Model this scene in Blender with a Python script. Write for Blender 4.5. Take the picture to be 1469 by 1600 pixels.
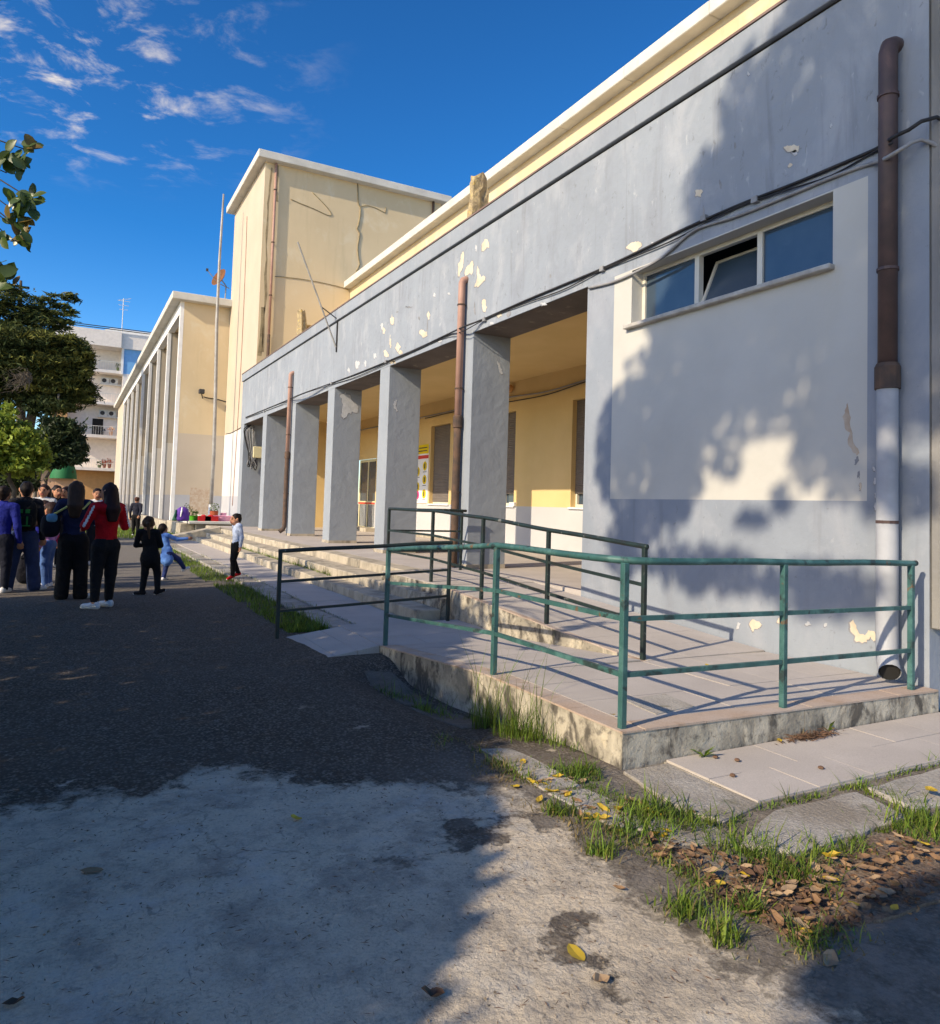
import bpy, bmesh, math, random
import numpy as np
from mathutils import Vector, Matrix, noise as mnoise

# ------------------------------------------------------------------ scene, camera, sky, sun
S = bpy.context.scene
for o in list(bpy.data.objects):
    bpy.data.objects.remove(o)
COL = S.collection
R_ = math.radians
YAW, PITCH, ROLL = R_(28.226), R_(2.897), R_(1.748)
FPX, CX, CY, CAMH = 1166.2, 734.5, 732.8, 1.45
_f = Vector((math.sin(YAW)*math.cos(PITCH), math.cos(YAW)*math.cos(PITCH), math.sin(PITCH)))
_r = Vector((math.cos(YAW), -math.sin(YAW), 0))
_u = _r.cross(_f)
RT = _r*math.cos(ROLL) + _u*math.sin(ROLL)
UP = -_r*math.sin(ROLL) + _u*math.cos(ROLL)
cam = bpy.data.cameras.new('camera')
cam.sensor_fit = 'HORIZONTAL'; cam.sensor_width = 36.0
cam.lens = 36.0*FPX/1469.0
cam.shift_y = -(800.0-CY)/1469.0
cam.clip_start = 0.05; cam.clip_end = 3000
camo = bpy.data.objects.new('camera', cam)
camo.matrix_world = Matrix(((RT.x, UP.x, -_f.x, 0), (RT.y, UP.y, -_f.y, 0), (RT.z, UP.z, -_f.z, CAMH), (0, 0, 0, 1)))
COL.objects.link(camo); S.camera = camo

SUN_AZ, SUN_EL = R_(14.0), R_(29.6)          # direction the light travels (from +x towards +y) and height
w = bpy.data.worlds.new('World'); S.world = w; w.use_nodes = True
nt = w.node_tree; nt.nodes.clear()
def wn(t): return nt.nodes.new(t)
sky = wn('ShaderNodeTexSky'); sky.sky_type = 'NISHITA'; sky.sun_disc = False
sky.sun_elevation = SUN_EL
sky.sun_rotation = math.atan2(-math.cos(SUN_AZ), -math.sin(SUN_AZ))
sky.altitude = 0; sky.air_density = 0.8; sky.dust_density = 0.65; sky.ozone_density = 4.0
hsv = wn('ShaderNodeHueSaturation'); hsv.inputs['Saturation'].default_value = 1.24; hsv.inputs['Hue'].default_value = 0.505
gam = wn('ShaderNodeGamma'); gam.inputs['Gamma'].default_value = 1.3
nt.links.new(sky.outputs[0], gam.inputs['Color']); nt.links.new(gam.outputs[0], hsv.inputs['Color'])
# thin broken clouds, a flat layer high above the town: noise over direction / height
tc = wn('ShaderNodeTexCoord'); sep = wn('ShaderNodeSeparateXYZ'); nt.links.new(tc.outputs['Generated'], sep.inputs[0])
def wmath(op, a, b=None):
    n = wn('ShaderNodeMath'); n.operation = op
    for i, v in enumerate((a, b)):
        if v is None: continue
        if isinstance(v, (int, float)): n.inputs[i].default_value = v
        else: nt.links.new(v, n.inputs[i])
    return n.outputs[0]
zz = wmath('MAXIMUM', sep.outputs[2], 0.05)
cmb = wn('ShaderNodeCombineXYZ')
nt.links.new(wmath('DIVIDE', sep.outputs[0], zz), cmb.inputs[0]); nt.links.new(wmath('DIVIDE', sep.outputs[1], zz), cmb.inputs[1])
def wnoise(scale, detail, off, dist=0.0, rough=0.6):
    mp = wn('ShaderNodeMapping'); mp.inputs['Location'].default_value = off; mp.inputs['Rotation'].default_value = (0, 0, 0.6)
    mp.inputs['Scale'].default_value = (1.0, 1.0, 1.0)
    nt.links.new(cmb.outputs[0], mp.inputs[0])
    n = wn('ShaderNodeTexNoise'); n.inputs['Scale'].default_value = scale; n.inputs['Detail'].default_value = detail
    n.inputs['Roughness'].default_value = rough; n.inputs['Distortion'].default_value = dist
    nt.links.new(mp.outputs[0], n.inputs['Vector']); return n.outputs['Fac']
def wramp(fac, lo, hi):
    n = wn('ShaderNodeMapRange'); n.inputs['From Min'].default_value = lo; n.inputs['From Max'].default_value = hi
    n.interpolation_type = 'SMOOTHSTEP'; nt.links.new(fac, n.inputs['Value']); return n.outputs[0]
small = wramp(wnoise(6.5, 7, (3.1, 1.7, 0), 0.3, 0.62), 0.50, 0.80)
# the bank of cloud lies towards the far north-west of the camera: a soft patch of the layer
dx = wmath('SUBTRACT', wmath('DIVIDE', sep.outputs[0], zz), -0.10); dy = wmath('SUBTRACT', wmath('DIVIDE', sep.outputs[1], zz), 1.95)
dist = wmath('SQRT', wmath('ADD', wmath('POWER', wmath('MULTIPLY', dx, 1.15), 2.0), wmath('POWER', dy, 2.0)))
bank = wramp(dist, 0.85, 0.05)
cl = wmath('MULTIPLY', wmath('MULTIPLY', small, bank), 0.95)
mix = wn('ShaderNodeMixRGB'); nt.links.new(cl, mix.inputs['Fac']); nt.links.new(hsv.outputs[0], mix.inputs['Color1'])
mix.inputs['Color2'].default_value = (5.6, 5.8, 6.2, 1)
bg = wn('ShaderNodeBackground'); bg.inputs['Strength'].default_value = 0.15
nt.links.new(mix.outputs[0], bg.inputs['Color'])
wo = wn('ShaderNodeOutputWorld'); nt.links.new(bg.outputs[0], wo.inputs['Surface'])

sl = bpy.data.lights.new('sun', 'SUN'); sl.energy = 3.9; sl.angle = R_(0.53); sl.color = (1.0, 0.99, 0.975)
slo = bpy.data.objects.new('sun', sl)
sd = Vector((math.cos(SUN_AZ)*math.cos(SUN_EL), math.sin(SUN_AZ)*math.cos(SUN_EL), -math.sin(SUN_EL)))
slo.rotation_euler = sd.to_track_quat('-Z', 'Y').to_euler(); slo.location = (-20, -10, 25)
COL.objects.link(slo)
vs = S.view_settings; vs.view_transform = 'Standard'; vs.look = 'None'; vs.exposure = 0.38; vs.gamma = 1.0; vs.use_curve_mapping = False
vs.use_white_balance = True; vs.white_balance_temperature = 9500; vs.white_balance_tint = 10
S.render.engine = 'CYCLES'

# ------------------------------------------------------------------ pixels of the photograph to rays
CAM = Vector((0, 0, CAMH))
def ray(px, py):
    return (RT*((px-CX)/FPX) + UP*(-(py-CY)/FPX) + _f).normalized()
def onz(px, py, z=0.0):
    d = ray(px, py); return CAM + d*((z-CAMH)/d.z)
def onx(px, py, x):
    d = ray(px, py); return CAM + d*(x/d.x)
def ony(px, py, y):
    d = ray(px, py); return CAM + d*(y/d.y)

# ------------------------------------------------------------------ materials
def lin(c):
    out = []
    for v in c[:3]:
        v /= 255.0
        out.append(v/12.92 if v <= 0.04045 else ((v+0.055)/1.055)**2.4)
    return tuple(out)+(1.0,)
def mat(name, base, base2=None, scale=2.0, detail=6.0, rough=0.85, spec=0.3, bump=0.0, bscale=60.0, bdist=0.01,
        layers=(), island=0.0, metal=0.0, stretch=(1, 1, 1), lo=0.35, hi=0.65, fine=0.0, fscale=120.0, transl=0.0, bumps=()):
    m = bpy.data.materials.new(name); m.use_nodes = True
    t = m.node_tree; N = t.nodes; L = t.links
    b = N['Principled BSDF']
    b.inputs['Roughness'].default_value = rough; b.inputs['Metallic'].default_value = metal
    b.inputs['Specular IOR Level'].default_value = spec
    geo = N.new('ShaderNodeNewGeometry')
    def mapped(sc, off=0.0):
        mp = N.new('ShaderNodeMapping'); mp.inputs['Scale'].default_value = sc; mp.inputs['Location'].default_value = (off*1.37, off*2.11, off*0.73)
        L.new(geo.outputs['Position'], mp.inputs[0]); return mp.outputs[0]
    def noise(sc, st=(1, 1, 1), off=0.0, det=6.0, dist=0.0, rg=0.55):
        n = N.new('ShaderNodeTexNoise'); n.inputs['Scale'].default_value = sc; n.inputs['Detail'].default_value = det
        n.inputs['Distortion'].default_value = dist; n.inputs['Roughness'].default_value = rg
        L.new(mapped(st, off), n.inputs['Vector']); return n.outputs['Fac']
    def rng(fac, a, c):
        n = N.new('ShaderNodeMapRange'); n.inputs['From Min'].default_value = a; n.inputs['From Max'].default_value = c
        L.new(fac, n.inputs['Value']); return n.outputs[0]
    def mixc(fac, c1, c2, mode='MIX'):
        n = N.new('ShaderNodeMixRGB'); n.blend_type = mode
        for i, v in ((0, fac), (1, c1), (2, c2)):
            if isinstance(v, (int, float)): n.inputs[i].default_value = v
            elif isinstance(v, tuple): n.inputs[i].default_value = v if len(v) == 4 else v+(1,)
            else: L.new(v, n.inputs[i])
        return n.outputs[0]
    c = base if len(base) == 4 else tuple(base)+(1,)
    if base2 is not None:
        c = mixc(rng(noise(scale, stretch, 0.0, detail), lo, hi), c, base2)
    for k, ly in enumerate(layers):       # (colour, scale, stretch, lo, hi, strength)
        f = rng(noise(ly[1], ly[2], 7.3*(k+1), 8.0, 0.4, 0.62), ly[3], ly[4])
        mm = N.new('ShaderNodeMath'); mm.operation = 'MULTIPLY'; L.new(f, mm.inputs[0]); mm.inputs[1].default_value = ly[5]; mm.use_clamp = True
        c = mixc(mm.outputs[0], c, ly[0])
    if fine:
        f = rng(noise(fscale, (1, 1, 1), 3.1, 3.0), 0.3, 0.7)
        v = N.new('ShaderNodeMapRange'); v.inputs['To Min'].default_value = 1-fine; v.inputs['To Max'].default_value = 1+fine; L.new(f, v.inputs['Value'])
        c = mixc(1.0, c, v.outputs[0], 'MULTIPLY')
    if island:
        h = N.new('ShaderNodeHueSaturation')
        v = N.new('ShaderNodeMapRange'); v.inputs['To Min'].default_value = 1-island; v.inputs['To Max'].default_value = 1+island
        L.new(geo.outputs['Random Per Island'], v.inputs['Value']); L.new(v.outputs[0], h.inputs['Value'])
        v2 = N.new('ShaderNodeMapRange'); v2.inputs['To Min'].default_value = 0.5-island*0.05; v2.inputs['To Max'].default_value = 0.5+island*0.05
        mm = N.new('ShaderNodeMath'); mm.operation = 'FRACT'
        m2 = N.new('ShaderNodeMath'); m2.operation = 'MULTIPLY'; m2.inputs[1].default_value = 7.77; L.new(geo.outputs['Random Per Island'], m2.inputs[0]); L.new(m2.outputs[0], mm.inputs[0])
        L.new(mm.outputs[0], v2.inputs['Value']); L.new(v2.outputs[0], h.inputs['Hue'])
        if isinstance(c, tuple): h.inputs['Color'].default_value = c
        else: L.new(c, h.inputs['Color'])
        c = h.outputs[0]
    if isinstance(c, tuple): b.inputs['Base Color'].default_value = c
    else: L.new(c, b.inputs['Base Color'])
    nrm = None
    blist = list(bumps)
    if bump: blist.append((bscale, bump, bdist))
    for (bs, st, bd) in blist:
        bn = N.new('ShaderNodeBump'); bn.inputs['Strength'].default_value = st; bn.inputs['Distance'].default_value = bd
        L.new(noise(bs, (1, 1, 1), 1.9, 5.0), bn.inputs['Height'])
        if nrm is not None: L.new(nrm, bn.inputs['Normal'])
        nrm = bn.outputs[0]
    if nrm is not None: L.new(nrm, b.inputs['Normal'])
    if transl:
        tr = N.new('ShaderNodeBsdfTranslucent'); mx = N.new('ShaderNodeMixShader'); mx.inputs[0].default_value = transl
        if isinstance(c, tuple): tr.inputs['Color'].default_value = c
        else: L.new(c, tr.inputs['Color'])
        out = N['Material Output']
        L.new(b.outputs[0], mx.inputs[1]); L.new(tr.outputs[0], mx.inputs[2]); L.new(mx.outputs[0], out.inputs['Surface'])
    return m

M = {}
GREY = (0.272, 0.309, 0.352); CREAMC = (0.70, 0.655, 0.555)
M['grey'] = mat('grey_plaster', GREY, (0.240, 0.273, 0.314), 0.9, rough=0.92, spec=0.15, bumps=((9, 0.35, 0.02), (70, 0.25, 0.004)),
                layers=(((0.325, 0.348, 0.385), 1.8, (1, 1, 0.7), 0.50, 0.64, 0.6), ((0.20, 0.218, 0.25), 1.4, (1, 1, 0.5), 0.56, 0.76, 0.5), ((0.205, 0.22, 0.245), 5.0, (1.2, 1.2, 0.12), 0.56, 0.72, 0.5), ((0.18, 0.19, 0.205), 15, (1, 1, 1), 0.64, 0.72, 0.6), ((0.36, 0.38, 0.41), 9, (1, 1, 0.6), 0.64, 0.70, 0.5)))
M['frieze'] = mat('weathered_grey_frieze', GREY, (0.245, 0.277, 0.316), 0.8, rough=0.92, spec=0.15, bumps=((6, 0.5, 0.03), (60, 0.3, 0.004)),
                layers=(((0.345, 0.37, 0.405), 2.2, (1, 1, 0.5), 0.50, 0.64, 0.6), ((0.205, 0.222, 0.255), 1.8, (1, 1, 0.4), 0.55, 0.72, 0.55), ((0.19, 0.205, 0.23), 6.0, (1.2, 1.2, 0.10), 0.55, 0.70, 0.55), ((0.16, 0.17, 0.185), 12, (1, 1, 0.6), 0.62, 0.70, 0.65), ((0.40, 0.42, 0.45), 8, (1, 1, 0.5), 0.64, 0.70, 0.6)))
M['greycol'] = mat('grey_pillar_plaster', (0.284, 0.318, 0.354), (0.257, 0.288, 0.322), 1.3, rough=0.9, spec=0.15, bumps=((5, 0.45, 0.03), (60, 0.2, 0.004)),
                layers=(((0.23, 0.245, 0.27), 2.5, (1, 1, 0.4), 0.58, 0.78, 0.5),))
M['cream'] = mat('cream_panel_paint', (0.525, 0.515, 0.475), (0.485, 0.475, 0.435), 1.2, rough=0.9, spec=0.15, bumps=((120, 0.2, 0.004), (7, 0.25, 0.015)),
                layers=(((0.50, 0.46, 0.38), 1.8, (1, 1, 0.5), 0.62, 0.85, 0.5), ((0.42, 0.38, 0.32), 6.0, (1, 1, 0.4), 0.68, 0.82, 0.4)))
M['yellow'] = mat('yellow_plaster', (0.635, 0.505, 0.33), (0.58, 0.455, 0.29), 0.5, rough=0.9, spec=0.15, bumps=((50, 0.2, 0.004),),
                layers=(((0.50, 0.41, 0.26), 0.6, (1, 1, 0.6), 0.50, 0.80, 0.4), ((0.40, 0.325, 0.20), 2.5, (1.2, 1.2, 0.10), 0.57, 0.75, 0.3), ((0.66, 0.58, 0.43), 1.4, (1, 1, 0.8), 0.55, 0.7, 0.5)))
M['ochre'] = mat('ochre_plaster', (0.70, 0.51, 0.26), (0.64, 0.46, 0.225), 0.8, rough=0.9, spec=0.15, bumps=((50, 0.2, 0.004),))
M['creamwall'] = mat('pale_cream_plaster', (0.515, 0.435, 0.345), (0.475, 0.40, 0.315), 0.6, rough=0.9, spec=0.15, bumps=((50, 0.2, 0.004),),
                layers=(((0.58, 0.50, 0.37), 1.1, (1, 1, 0.5), 0.6, 0.85, 0.4),))
M['white'] = mat('white_plaster', (0.62, 0.61, 0.59), (0.56, 0.55, 0.53), 0.8, rough=0.9, spec=0.15, bumps=((50, 0.2, 0.004),))
M['finside'] = mat('tan_fin_plaster', (0.46, 0.39, 0.30), (0.40, 0.34, 0.26), 0.7, rough=0.9)
M['finlow'] = mat('pale_fin_plaster', (0.58, 0.53, 0.45), (0.52, 0.47, 0.40), 0.7, rough=0.9)
M['dadoin'] = mat('pale_grey_dado_paint', (0.50, 0.50, 0.51), (0.46, 0.46, 0.47), 1.0, rough=0.85)
M['dado'] = mat('grey_dado_paint', (0.42, 0.43, 0.46), (0.37, 0.38, 0.41), 1.0, rough=0.85, spec=0.2, bumps=((50, 0.2, 0.004),),
                layers=(((0.52, 0.50, 0.46), 2.2, (1, 1, 1), 0.63, 0.75, 0.6),))
M['slab'] = mat('pale_concrete_cornice', (0.60, 0.585, 0.53), (0.50, 0.485, 0.44), 1.4, rough=0.92, spec=0.1, bumps=((30, 0.3, 0.006),),
                layers=(((0.33, 0.31, 0.27), 3.0, (1, 1, 1), 0.60, 0.76, 0.5),))
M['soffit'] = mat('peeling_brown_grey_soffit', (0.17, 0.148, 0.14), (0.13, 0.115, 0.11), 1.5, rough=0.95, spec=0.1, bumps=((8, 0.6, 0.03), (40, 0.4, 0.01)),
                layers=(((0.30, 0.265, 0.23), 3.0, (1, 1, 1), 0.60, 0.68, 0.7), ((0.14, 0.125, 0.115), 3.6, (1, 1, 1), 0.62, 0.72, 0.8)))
M['copedge'] = mat('dark_brown_coping', (0.16, 0.10, 0.09), (0.22, 0.16, 0.14), 3.0, rough=0.8)
M['peel'] = mat('bare_cream_render', (0.66, 0.58, 0.46), (0.55, 0.45, 0.34), 6.0, rough=0.95, spec=0.1, bumps=((40, 0.5, 0.006),))
M['peelw'] = mat('flaked_white_paint', (0.52, 0.53, 0.54), (0.43, 0.445, 0.46), 8.0, rough=0.9, spec=0.1, bumps=((30, 0.6, 0.01),))
M['peeld'] = mat('dark_flake_and_rim_shade', (0.20, 0.205, 0.22), (0.28, 0.285, 0.30), 8.0, rough=0.95, spec=0.1, bumps=((30, 0.6, 0.01),))  # dark flakes, and the painted shade under lifted paint edges
M['rustst'] = mat('rust_run_stain', (0.42, 0.31, 0.23), (0.50, 0.42, 0.34), 9.0, rough=0.95, spec=0.1)
M['pipebrown'] = mat('dark_brown_pipe_paint', (0.105, 0.062, 0.055), (0.07, 0.045, 0.042), 5.0, rough=0.55, spec=0.4, bump=0.2, bscale=30,
                layers=(((0.22, 0.12, 0.09), 6, (1, 1, 0.4), 0.6, 0.75, 0.5), ((0.3, 0.27, 0.25), 22, (1, 1, 1), 0.70, 0.76, 0.6)))
M['pipepink'] = mat('faded_copper_pipe', (0.40, 0.235, 0.185), (0.34, 0.19, 0.15), 4.0, rough=0.6, spec=0.35, layers=(((0.2, 0.12, 0.1), 8, (1, 1, 0.3), 0.62, 0.8, 0.5),))
M['piperust'] = mat('rusty_cast_pipe', (0.075, 0.056, 0.048), (0.14, 0.085, 0.06), 7.0, rough=0.9, spec=0.2, bump=0.4, bscale=60)
M['pipegrey'] = mat('grey_painted_pipe', (0.40, 0.42, 0.45), (0.32, 0.335, 0.36), 4.0, rough=0.6, spec=0.3, bump=0.15, bscale=20,
                layers=(((0.24, 0.29, 0.36), 5, (1, 1, 0.5), 0.62, 0.72, 0.8),))
M['black'] = mat('black_cable', (0.02, 0.02, 0.022), (0.035, 0.033, 0.032), 9, rough=0.6)
M['greycable'] = mat('grey_conduit', (0.30, 0.30, 0.30), (0.22, 0.22, 0.225), 6, rough=0.6)
M['teal'] = mat('worn_green_rail_paint', (0.036, 0.125, 0.118), (0.026, 0.092, 0.088), 8.0, rough=0.5, spec=0.4, bump=0.15, bscale=80,
                layers=(((0.085, 0.215, 0.20), 5, (1, 1, 1), 0.50, 0.62, 0.6), ((0.022, 0.032, 0.032), 9, (1, 1, 1), 0.55, 0.63, 0.85), ((0.17, 0.085, 0.04), 13, (1, 1, 1), 0.62, 0.67, 0.85)))
M['tealshade'] = mat('shaded_rail_paint_copy', (0.016, 0.034, 0.031), (0.012, 0.022, 0.021), 8.0, rough=0.5, spec=0.4, bump=0.15, bscale=80,  # shaded copy of the green paint; the shade is in the colour
                layers=(((0.02, 0.022, 0.02), 7, (1, 1, 1), 0.5, 0.6, 0.9), ((0.20, 0.20, 0.185), 11, (1, 1, 1), 0.62, 0.68, 0.8), ((0.15, 0.08, 0.04), 9, (1, 1, 1), 0.68, 0.74, 0.7)))
M['concst'] = mat('stained_concrete', (0.53, 0.48, 0.39), (0.46, 0.41, 0.33), 2.5, rough=0.95, spec=0.1, bumps=((14, 0.5, 0.02), (80, 0.5, 0.006)),
                layers=(((0.24, 0.215, 0.175), 3.4, (1.1, 1.1, 0.9), 0.42, 0.58, 0.75), ((0.065, 0.058, 0.052), 4.2, (1.3, 1.3, 0.8), 0.51, 0.61, 0.85), ((0.62, 0.54, 0.41), 5.0, (1, 1, 0.5), 0.58, 0.66, 0.7), ((0.12, 0.108, 0.095), 20, (1, 1, 1), 0.54, 0.66, 0.7)))
M['stone'] = mat('beige_step_stone', (0.46, 0.40, 0.32), (0.38, 0.335, 0.265), 3.0, rough=0.92, spec=0.15, bumps=((40, 0.4, 0.006),), island=0.07,
                layers=(((0.17, 0.15, 0.125), 3.0, (1, 1, 0.7), 0.48, 0.66, 0.75), ((0.08, 0.072, 0.065), 5.0, (1, 1, 0.7), 0.58, 0.70, 0.7)))
M['tile'] = mat('pinkish_grey_paving_tile', (0.475, 0.43, 0.395), (0.415, 0.375, 0.345), 2.0, rough=0.9, spec=0.2, bumps=((90, 0.3, 0.003),), fine=0.12, fscale=160,
                layers=(((0.27, 0.24, 0.22), 3.0, (1, 1, 1), 0.60, 0.8, 0.5), ((0.33, 0.21, 0.14), 2.0, (1, 1, 1), 0.66, 0.8, 0.55)))
M['tilered'] = mat('rust_stained_ramp_edge', (0.44, 0.32, 0.245), (0.47, 0.39, 0.335), 2.2, rough=0.92, spec=0.15, bumps=((60, 0.4, 0.005),), fine=0.12,
                layers=(((0.30, 0.18, 0.11), 3.0, (1, 1, 1), 0.56, 0.7, 0.7),))
M['kerb'] = mat('rough_kerb_concrete', (0.43, 0.40, 0.36), (0.35, 0.325, 0.295), 5.0, rough=0.95, spec=0.1, bumps=((45, 0.8, 0.012), (180, 0.5, 0.004)), fine=0.22, fscale=90, layers=(((0.24, 0.205, 0.165), 2.2, (1, 1, 1), 0.44, 0.64, 0.8), ((0.13, 0.125, 0.075), 5.0, (1, 1, 1), 0.56, 0.68, 0.7), ((0.50, 0.46, 0.41), 7.0, (1, 1, 1), 0.60, 0.70, 0.6)))
M['endw'] = mat('weathered_end_wall', (0.27, 0.26, 0.245), (0.22, 0.215, 0.205), 1.2, rough=0.95, spec=0.1, bumps=((14, 0.4, 0.02), (80, 0.4, 0.005)), layers=(((0.15, 0.14, 0.125), 2.0, (1, 1, 0.15), 0.52, 0.72, 0.6), ((0.36, 0.34, 0.31), 3.0, (1, 1, 0.4), 0.58, 0.72, 0.5)))
M['kerbdark'] = mat('dirty_kerb_remnant', (0.20, 0.17, 0.14), (0.13, 0.112, 0.092), 4.0, rough=0.95, spec=0.1, bumps=((40, 0.8, 0.012),), fine=0.25, fscale=80)
M['wood'] = mat('dark_bark', (0.06, 0.045, 0.033), (0.10, 0.08, 0.06), 6, rough=0.95, bump=0.6, bscale=25)
M['glass'] = mat('blue_grey_window_glass', (0.03, 0.055, 0.085), (0.045, 0.075, 0.105), 1.5, rough=0.06, spec=0.8, layers=(((0.10, 0.13, 0.16), 2.5, (1, 1, 1), 0.6, 0.8, 0.5),))
M['frame'] = mat('cream_window_frame', (0.62, 0.59, 0.51), (0.54, 0.51, 0.44), 4, rough=0.6, spec=0.3)
M['marble'] = mat('worn_window_sill', (0.50, 0.48, 0.44), (0.34, 0.32, 0.29), 8, rough=0.8, spec=0.2, bump=0.3, bscale=50)
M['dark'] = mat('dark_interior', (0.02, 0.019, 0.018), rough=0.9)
M['shutter'] = mat('brown_grey_roller_shutter', (0.17, 0.145, 0.13), (0.145, 0.125, 0.115), 3, rough=0.6)
M['metalgrey'] = mat('galvanised_pole', (0.36, 0.35, 0.33), (0.25, 0.235, 0.215), 3, rough=0.55, spec=0.4, metal=0.2)
M['rust'] = mat('rust_orange', (0.22, 0.085, 0.035), (0.13, 0.06, 0.03), 9, rough=0.9)
M['lichen'] = mat('lichen_stone', (0.46, 0.36, 0.20), (0.26, 0.20, 0.13), 9, rough=0.95, bumps=((12, 0.8, 0.05), (60, 0.6, 0.01)),
                layers=(((0.60, 0.43, 0.12), 7, (1, 1, 1), 0.58, 0.66, 0.7), ((0.14, 0.11, 0.09), 8, (1, 1, 1), 0.6, 0.7, 0.7)))
for k_, c_ in dict(pyellow=(225, 195, 40), pred=(215, 70, 60), pwhite=(236, 236, 238), pink=(225, 60, 130), tubpink=(240, 170, 195), green=(70, 165, 40), purple=(95, 55, 150), dgreen=(25, 85, 65),
                   redp=(190, 35, 40), terracotta=(165, 80, 50), whitep=(228, 228, 226), blueroof=(125, 150, 180), peach=(225, 180, 150), awning=(20, 110, 70), aptorange=(205, 155, 105), aptwhite=(232, 222, 212), aptblue=(105, 172, 220), boxcream=(215, 205, 165), dkgrey=(60, 60, 62), acwhite=(205, 205, 200)).items():
    M[k_] = mat(k_, lin(c_), tuple(v*0.88 for v in lin(c_)[:3])+(1,), 3.0, rough=0.7)

# ------------------------------------------------------------------ mesh helpers
class MB:
    def __init__(s): s.v = []; s.f = []; s.m = []
    def add(s, vs, fs, mi=0):
        o = len(s.v); s.v += [tuple(v) for v in vs]; s.f += [tuple(i+o for i in f) for f in fs]; s.m += [mi]*len(fs); return s
    def box(s, x0, x1, y0, y1, z0, z1, mi=0):
        vs = [(x0, y0, z0), (x1, y0, z0), (x1, y1, z0), (x0, y1, z0), (x0, y0, z1), (x1, y0, z1), (x1, y1, z1), (x0, y1, z1)]
        return s.add(vs, [(0, 3, 2, 1), (4, 5, 6, 7), (0, 1, 5, 4), (1, 2, 6, 5), (2, 3, 7, 6), (3, 0, 4, 7)], mi)
    def hexa(s, p, mi=0):      # 8 points: bottom 4 (ccw from above), top 4
        return s.add(p, [(0, 3, 2, 1), (4, 5, 6, 7), (0, 1, 5, 4), (1, 2, 6, 5), (2, 3, 7, 6), (3, 0, 4, 7)], mi)
    def quad(s, a, b, c, d, mi=0): return s.add([a, b, c, d], [(0, 1, 2, 3)], mi)
    def tube(s, pts, r, n=8, mi=0, cap=True):
        pts = [Vector(p) for p in pts]; k = len(pts)
        rr = r if isinstance(r, (list, tuple)) else [r]*k
        o = len(s.v); prev = None
        for i, p in enumerate(pts):
            t = (pts[min(i+1, k-1)]-pts[max(i-1, 0)])
            if t.length < 1e-9: t = Vector((0, 0, 1))
            t.normalize()
            if prev is None:
                a = t.orthogonal().normalized()
            else:
                a = prev - t*prev.dot(t)
                a = a.normalized() if a.length > 1e-6 else t.orthogonal().normalized()
            prev = a; b = t.cross(a)
            for j in range(n):
                an = 2*math.pi*j/n
                s.v.append(tuple(p+(a*math.cos(an)+b*math.sin(an))*rr[i]))
        for i in range(k-1):
            for j in range(n):
                j2 = (j+1) % n
                s.f.append((o+i*n+j, o+i*n+j2, o+(i+1)*n+j2, o+(i+1)*n+j)); s.m.append(mi)
        if cap:
            s.f.append(tuple(o+j for j in reversed(range(n)))); s.m.append(mi)
            s.f.append(tuple(o+(k-1)*n+j for j in range(n))); s.m.append(mi)
        return s
    def bar(s, a, b, wx, mi=0):          # square bar between two points
        a = Vector(a); b = Vector(b); t = (b-a).normalized()
        u = Vector((0, 0, 1)).cross(t)
        if u.length < 1e-4: u = Vector((1, 0, 0))
        u.normalize(); v = t.cross(u)
        h = wx/2; q = []
        for p in (a, b):
            q += [p-u*h-v*h, p+u*h-v*h, p+u*h+v*h, p-u*h+v*h]
        return s.add(q, [(0, 3, 2, 1), (4, 5, 6, 7), (0, 1, 5, 4), (1, 2, 6, 5), (2, 3, 7, 6), (3, 0, 4, 7)], mi)
    def lathe(s, prof, n=16, c=(0, 0, 0), mi=0):
        o = len(s.v)
        for (r, z) in prof:
            for j in range(n):
                a = 2*math.pi*j/n; s.v.append((c[0]+r*math.cos(a), c[1]+r*math.sin(a), c[2]+z))
        for i in range(len(prof)-1):
            for j in range(n):
                j2 = (j+1) % n; s.f.append((o+i*n+j, o+i*n+j2, o+(i+1)*n+j2, o+(i+1)*n+j)); s.m.append(mi)
        s.f.append(tuple(o+j for j in reversed(range(n)))); s.m.append(mi)
        s.f.append(tuple(o+(len(prof)-1)*n+j for j in range(n))); s.m.append(mi)
        return s
    def mesh(s, name, mats, smooth=False):
        me = bpy.data.meshes.new(name); me.from_pydata(s.v, [], s.f)
        if not isinstance(mats, (list, tuple)): mats = [mats]
        for m in mats: me.materials.append(M[m] if isinstance(m, str) else m)
        if any(s.m): me.polygons.foreach_set('material_index', s.m)
        if smooth: me.polygons.foreach_set('use_smooth', [True]*len(me.polygons))
        me.update(); return me
    def build(s, name, mats, parent=None, smooth=False, bevel=0.0):
        o = bpy.data.objects.new(name, s.mesh(name, mats, smooth)); COL.objects.link(o)
        if parent is not None: o.parent = parent
        if bevel:
            b = o.modifiers.new('bevel', 'BEVEL'); b.width = bevel; b.segments = 1; b.limit_method = 'ANGLE'
        return o
def tag(o, label=None, cat=None, group=None, kind=None):
    if label: o['label'] = label
    if cat: o['category'] = cat
    if group: o['group'] = group
    if kind: o['kind'] = kind
    return o
def thing(name, label, cat, loc=(0, 0, 0), group=None, kind=None):
    o = bpy.data.objects.new(name, None); COL.objects.link(o); o.empty_display_size = 0.2
    return tag(o, label, cat, group, kind)
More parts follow.
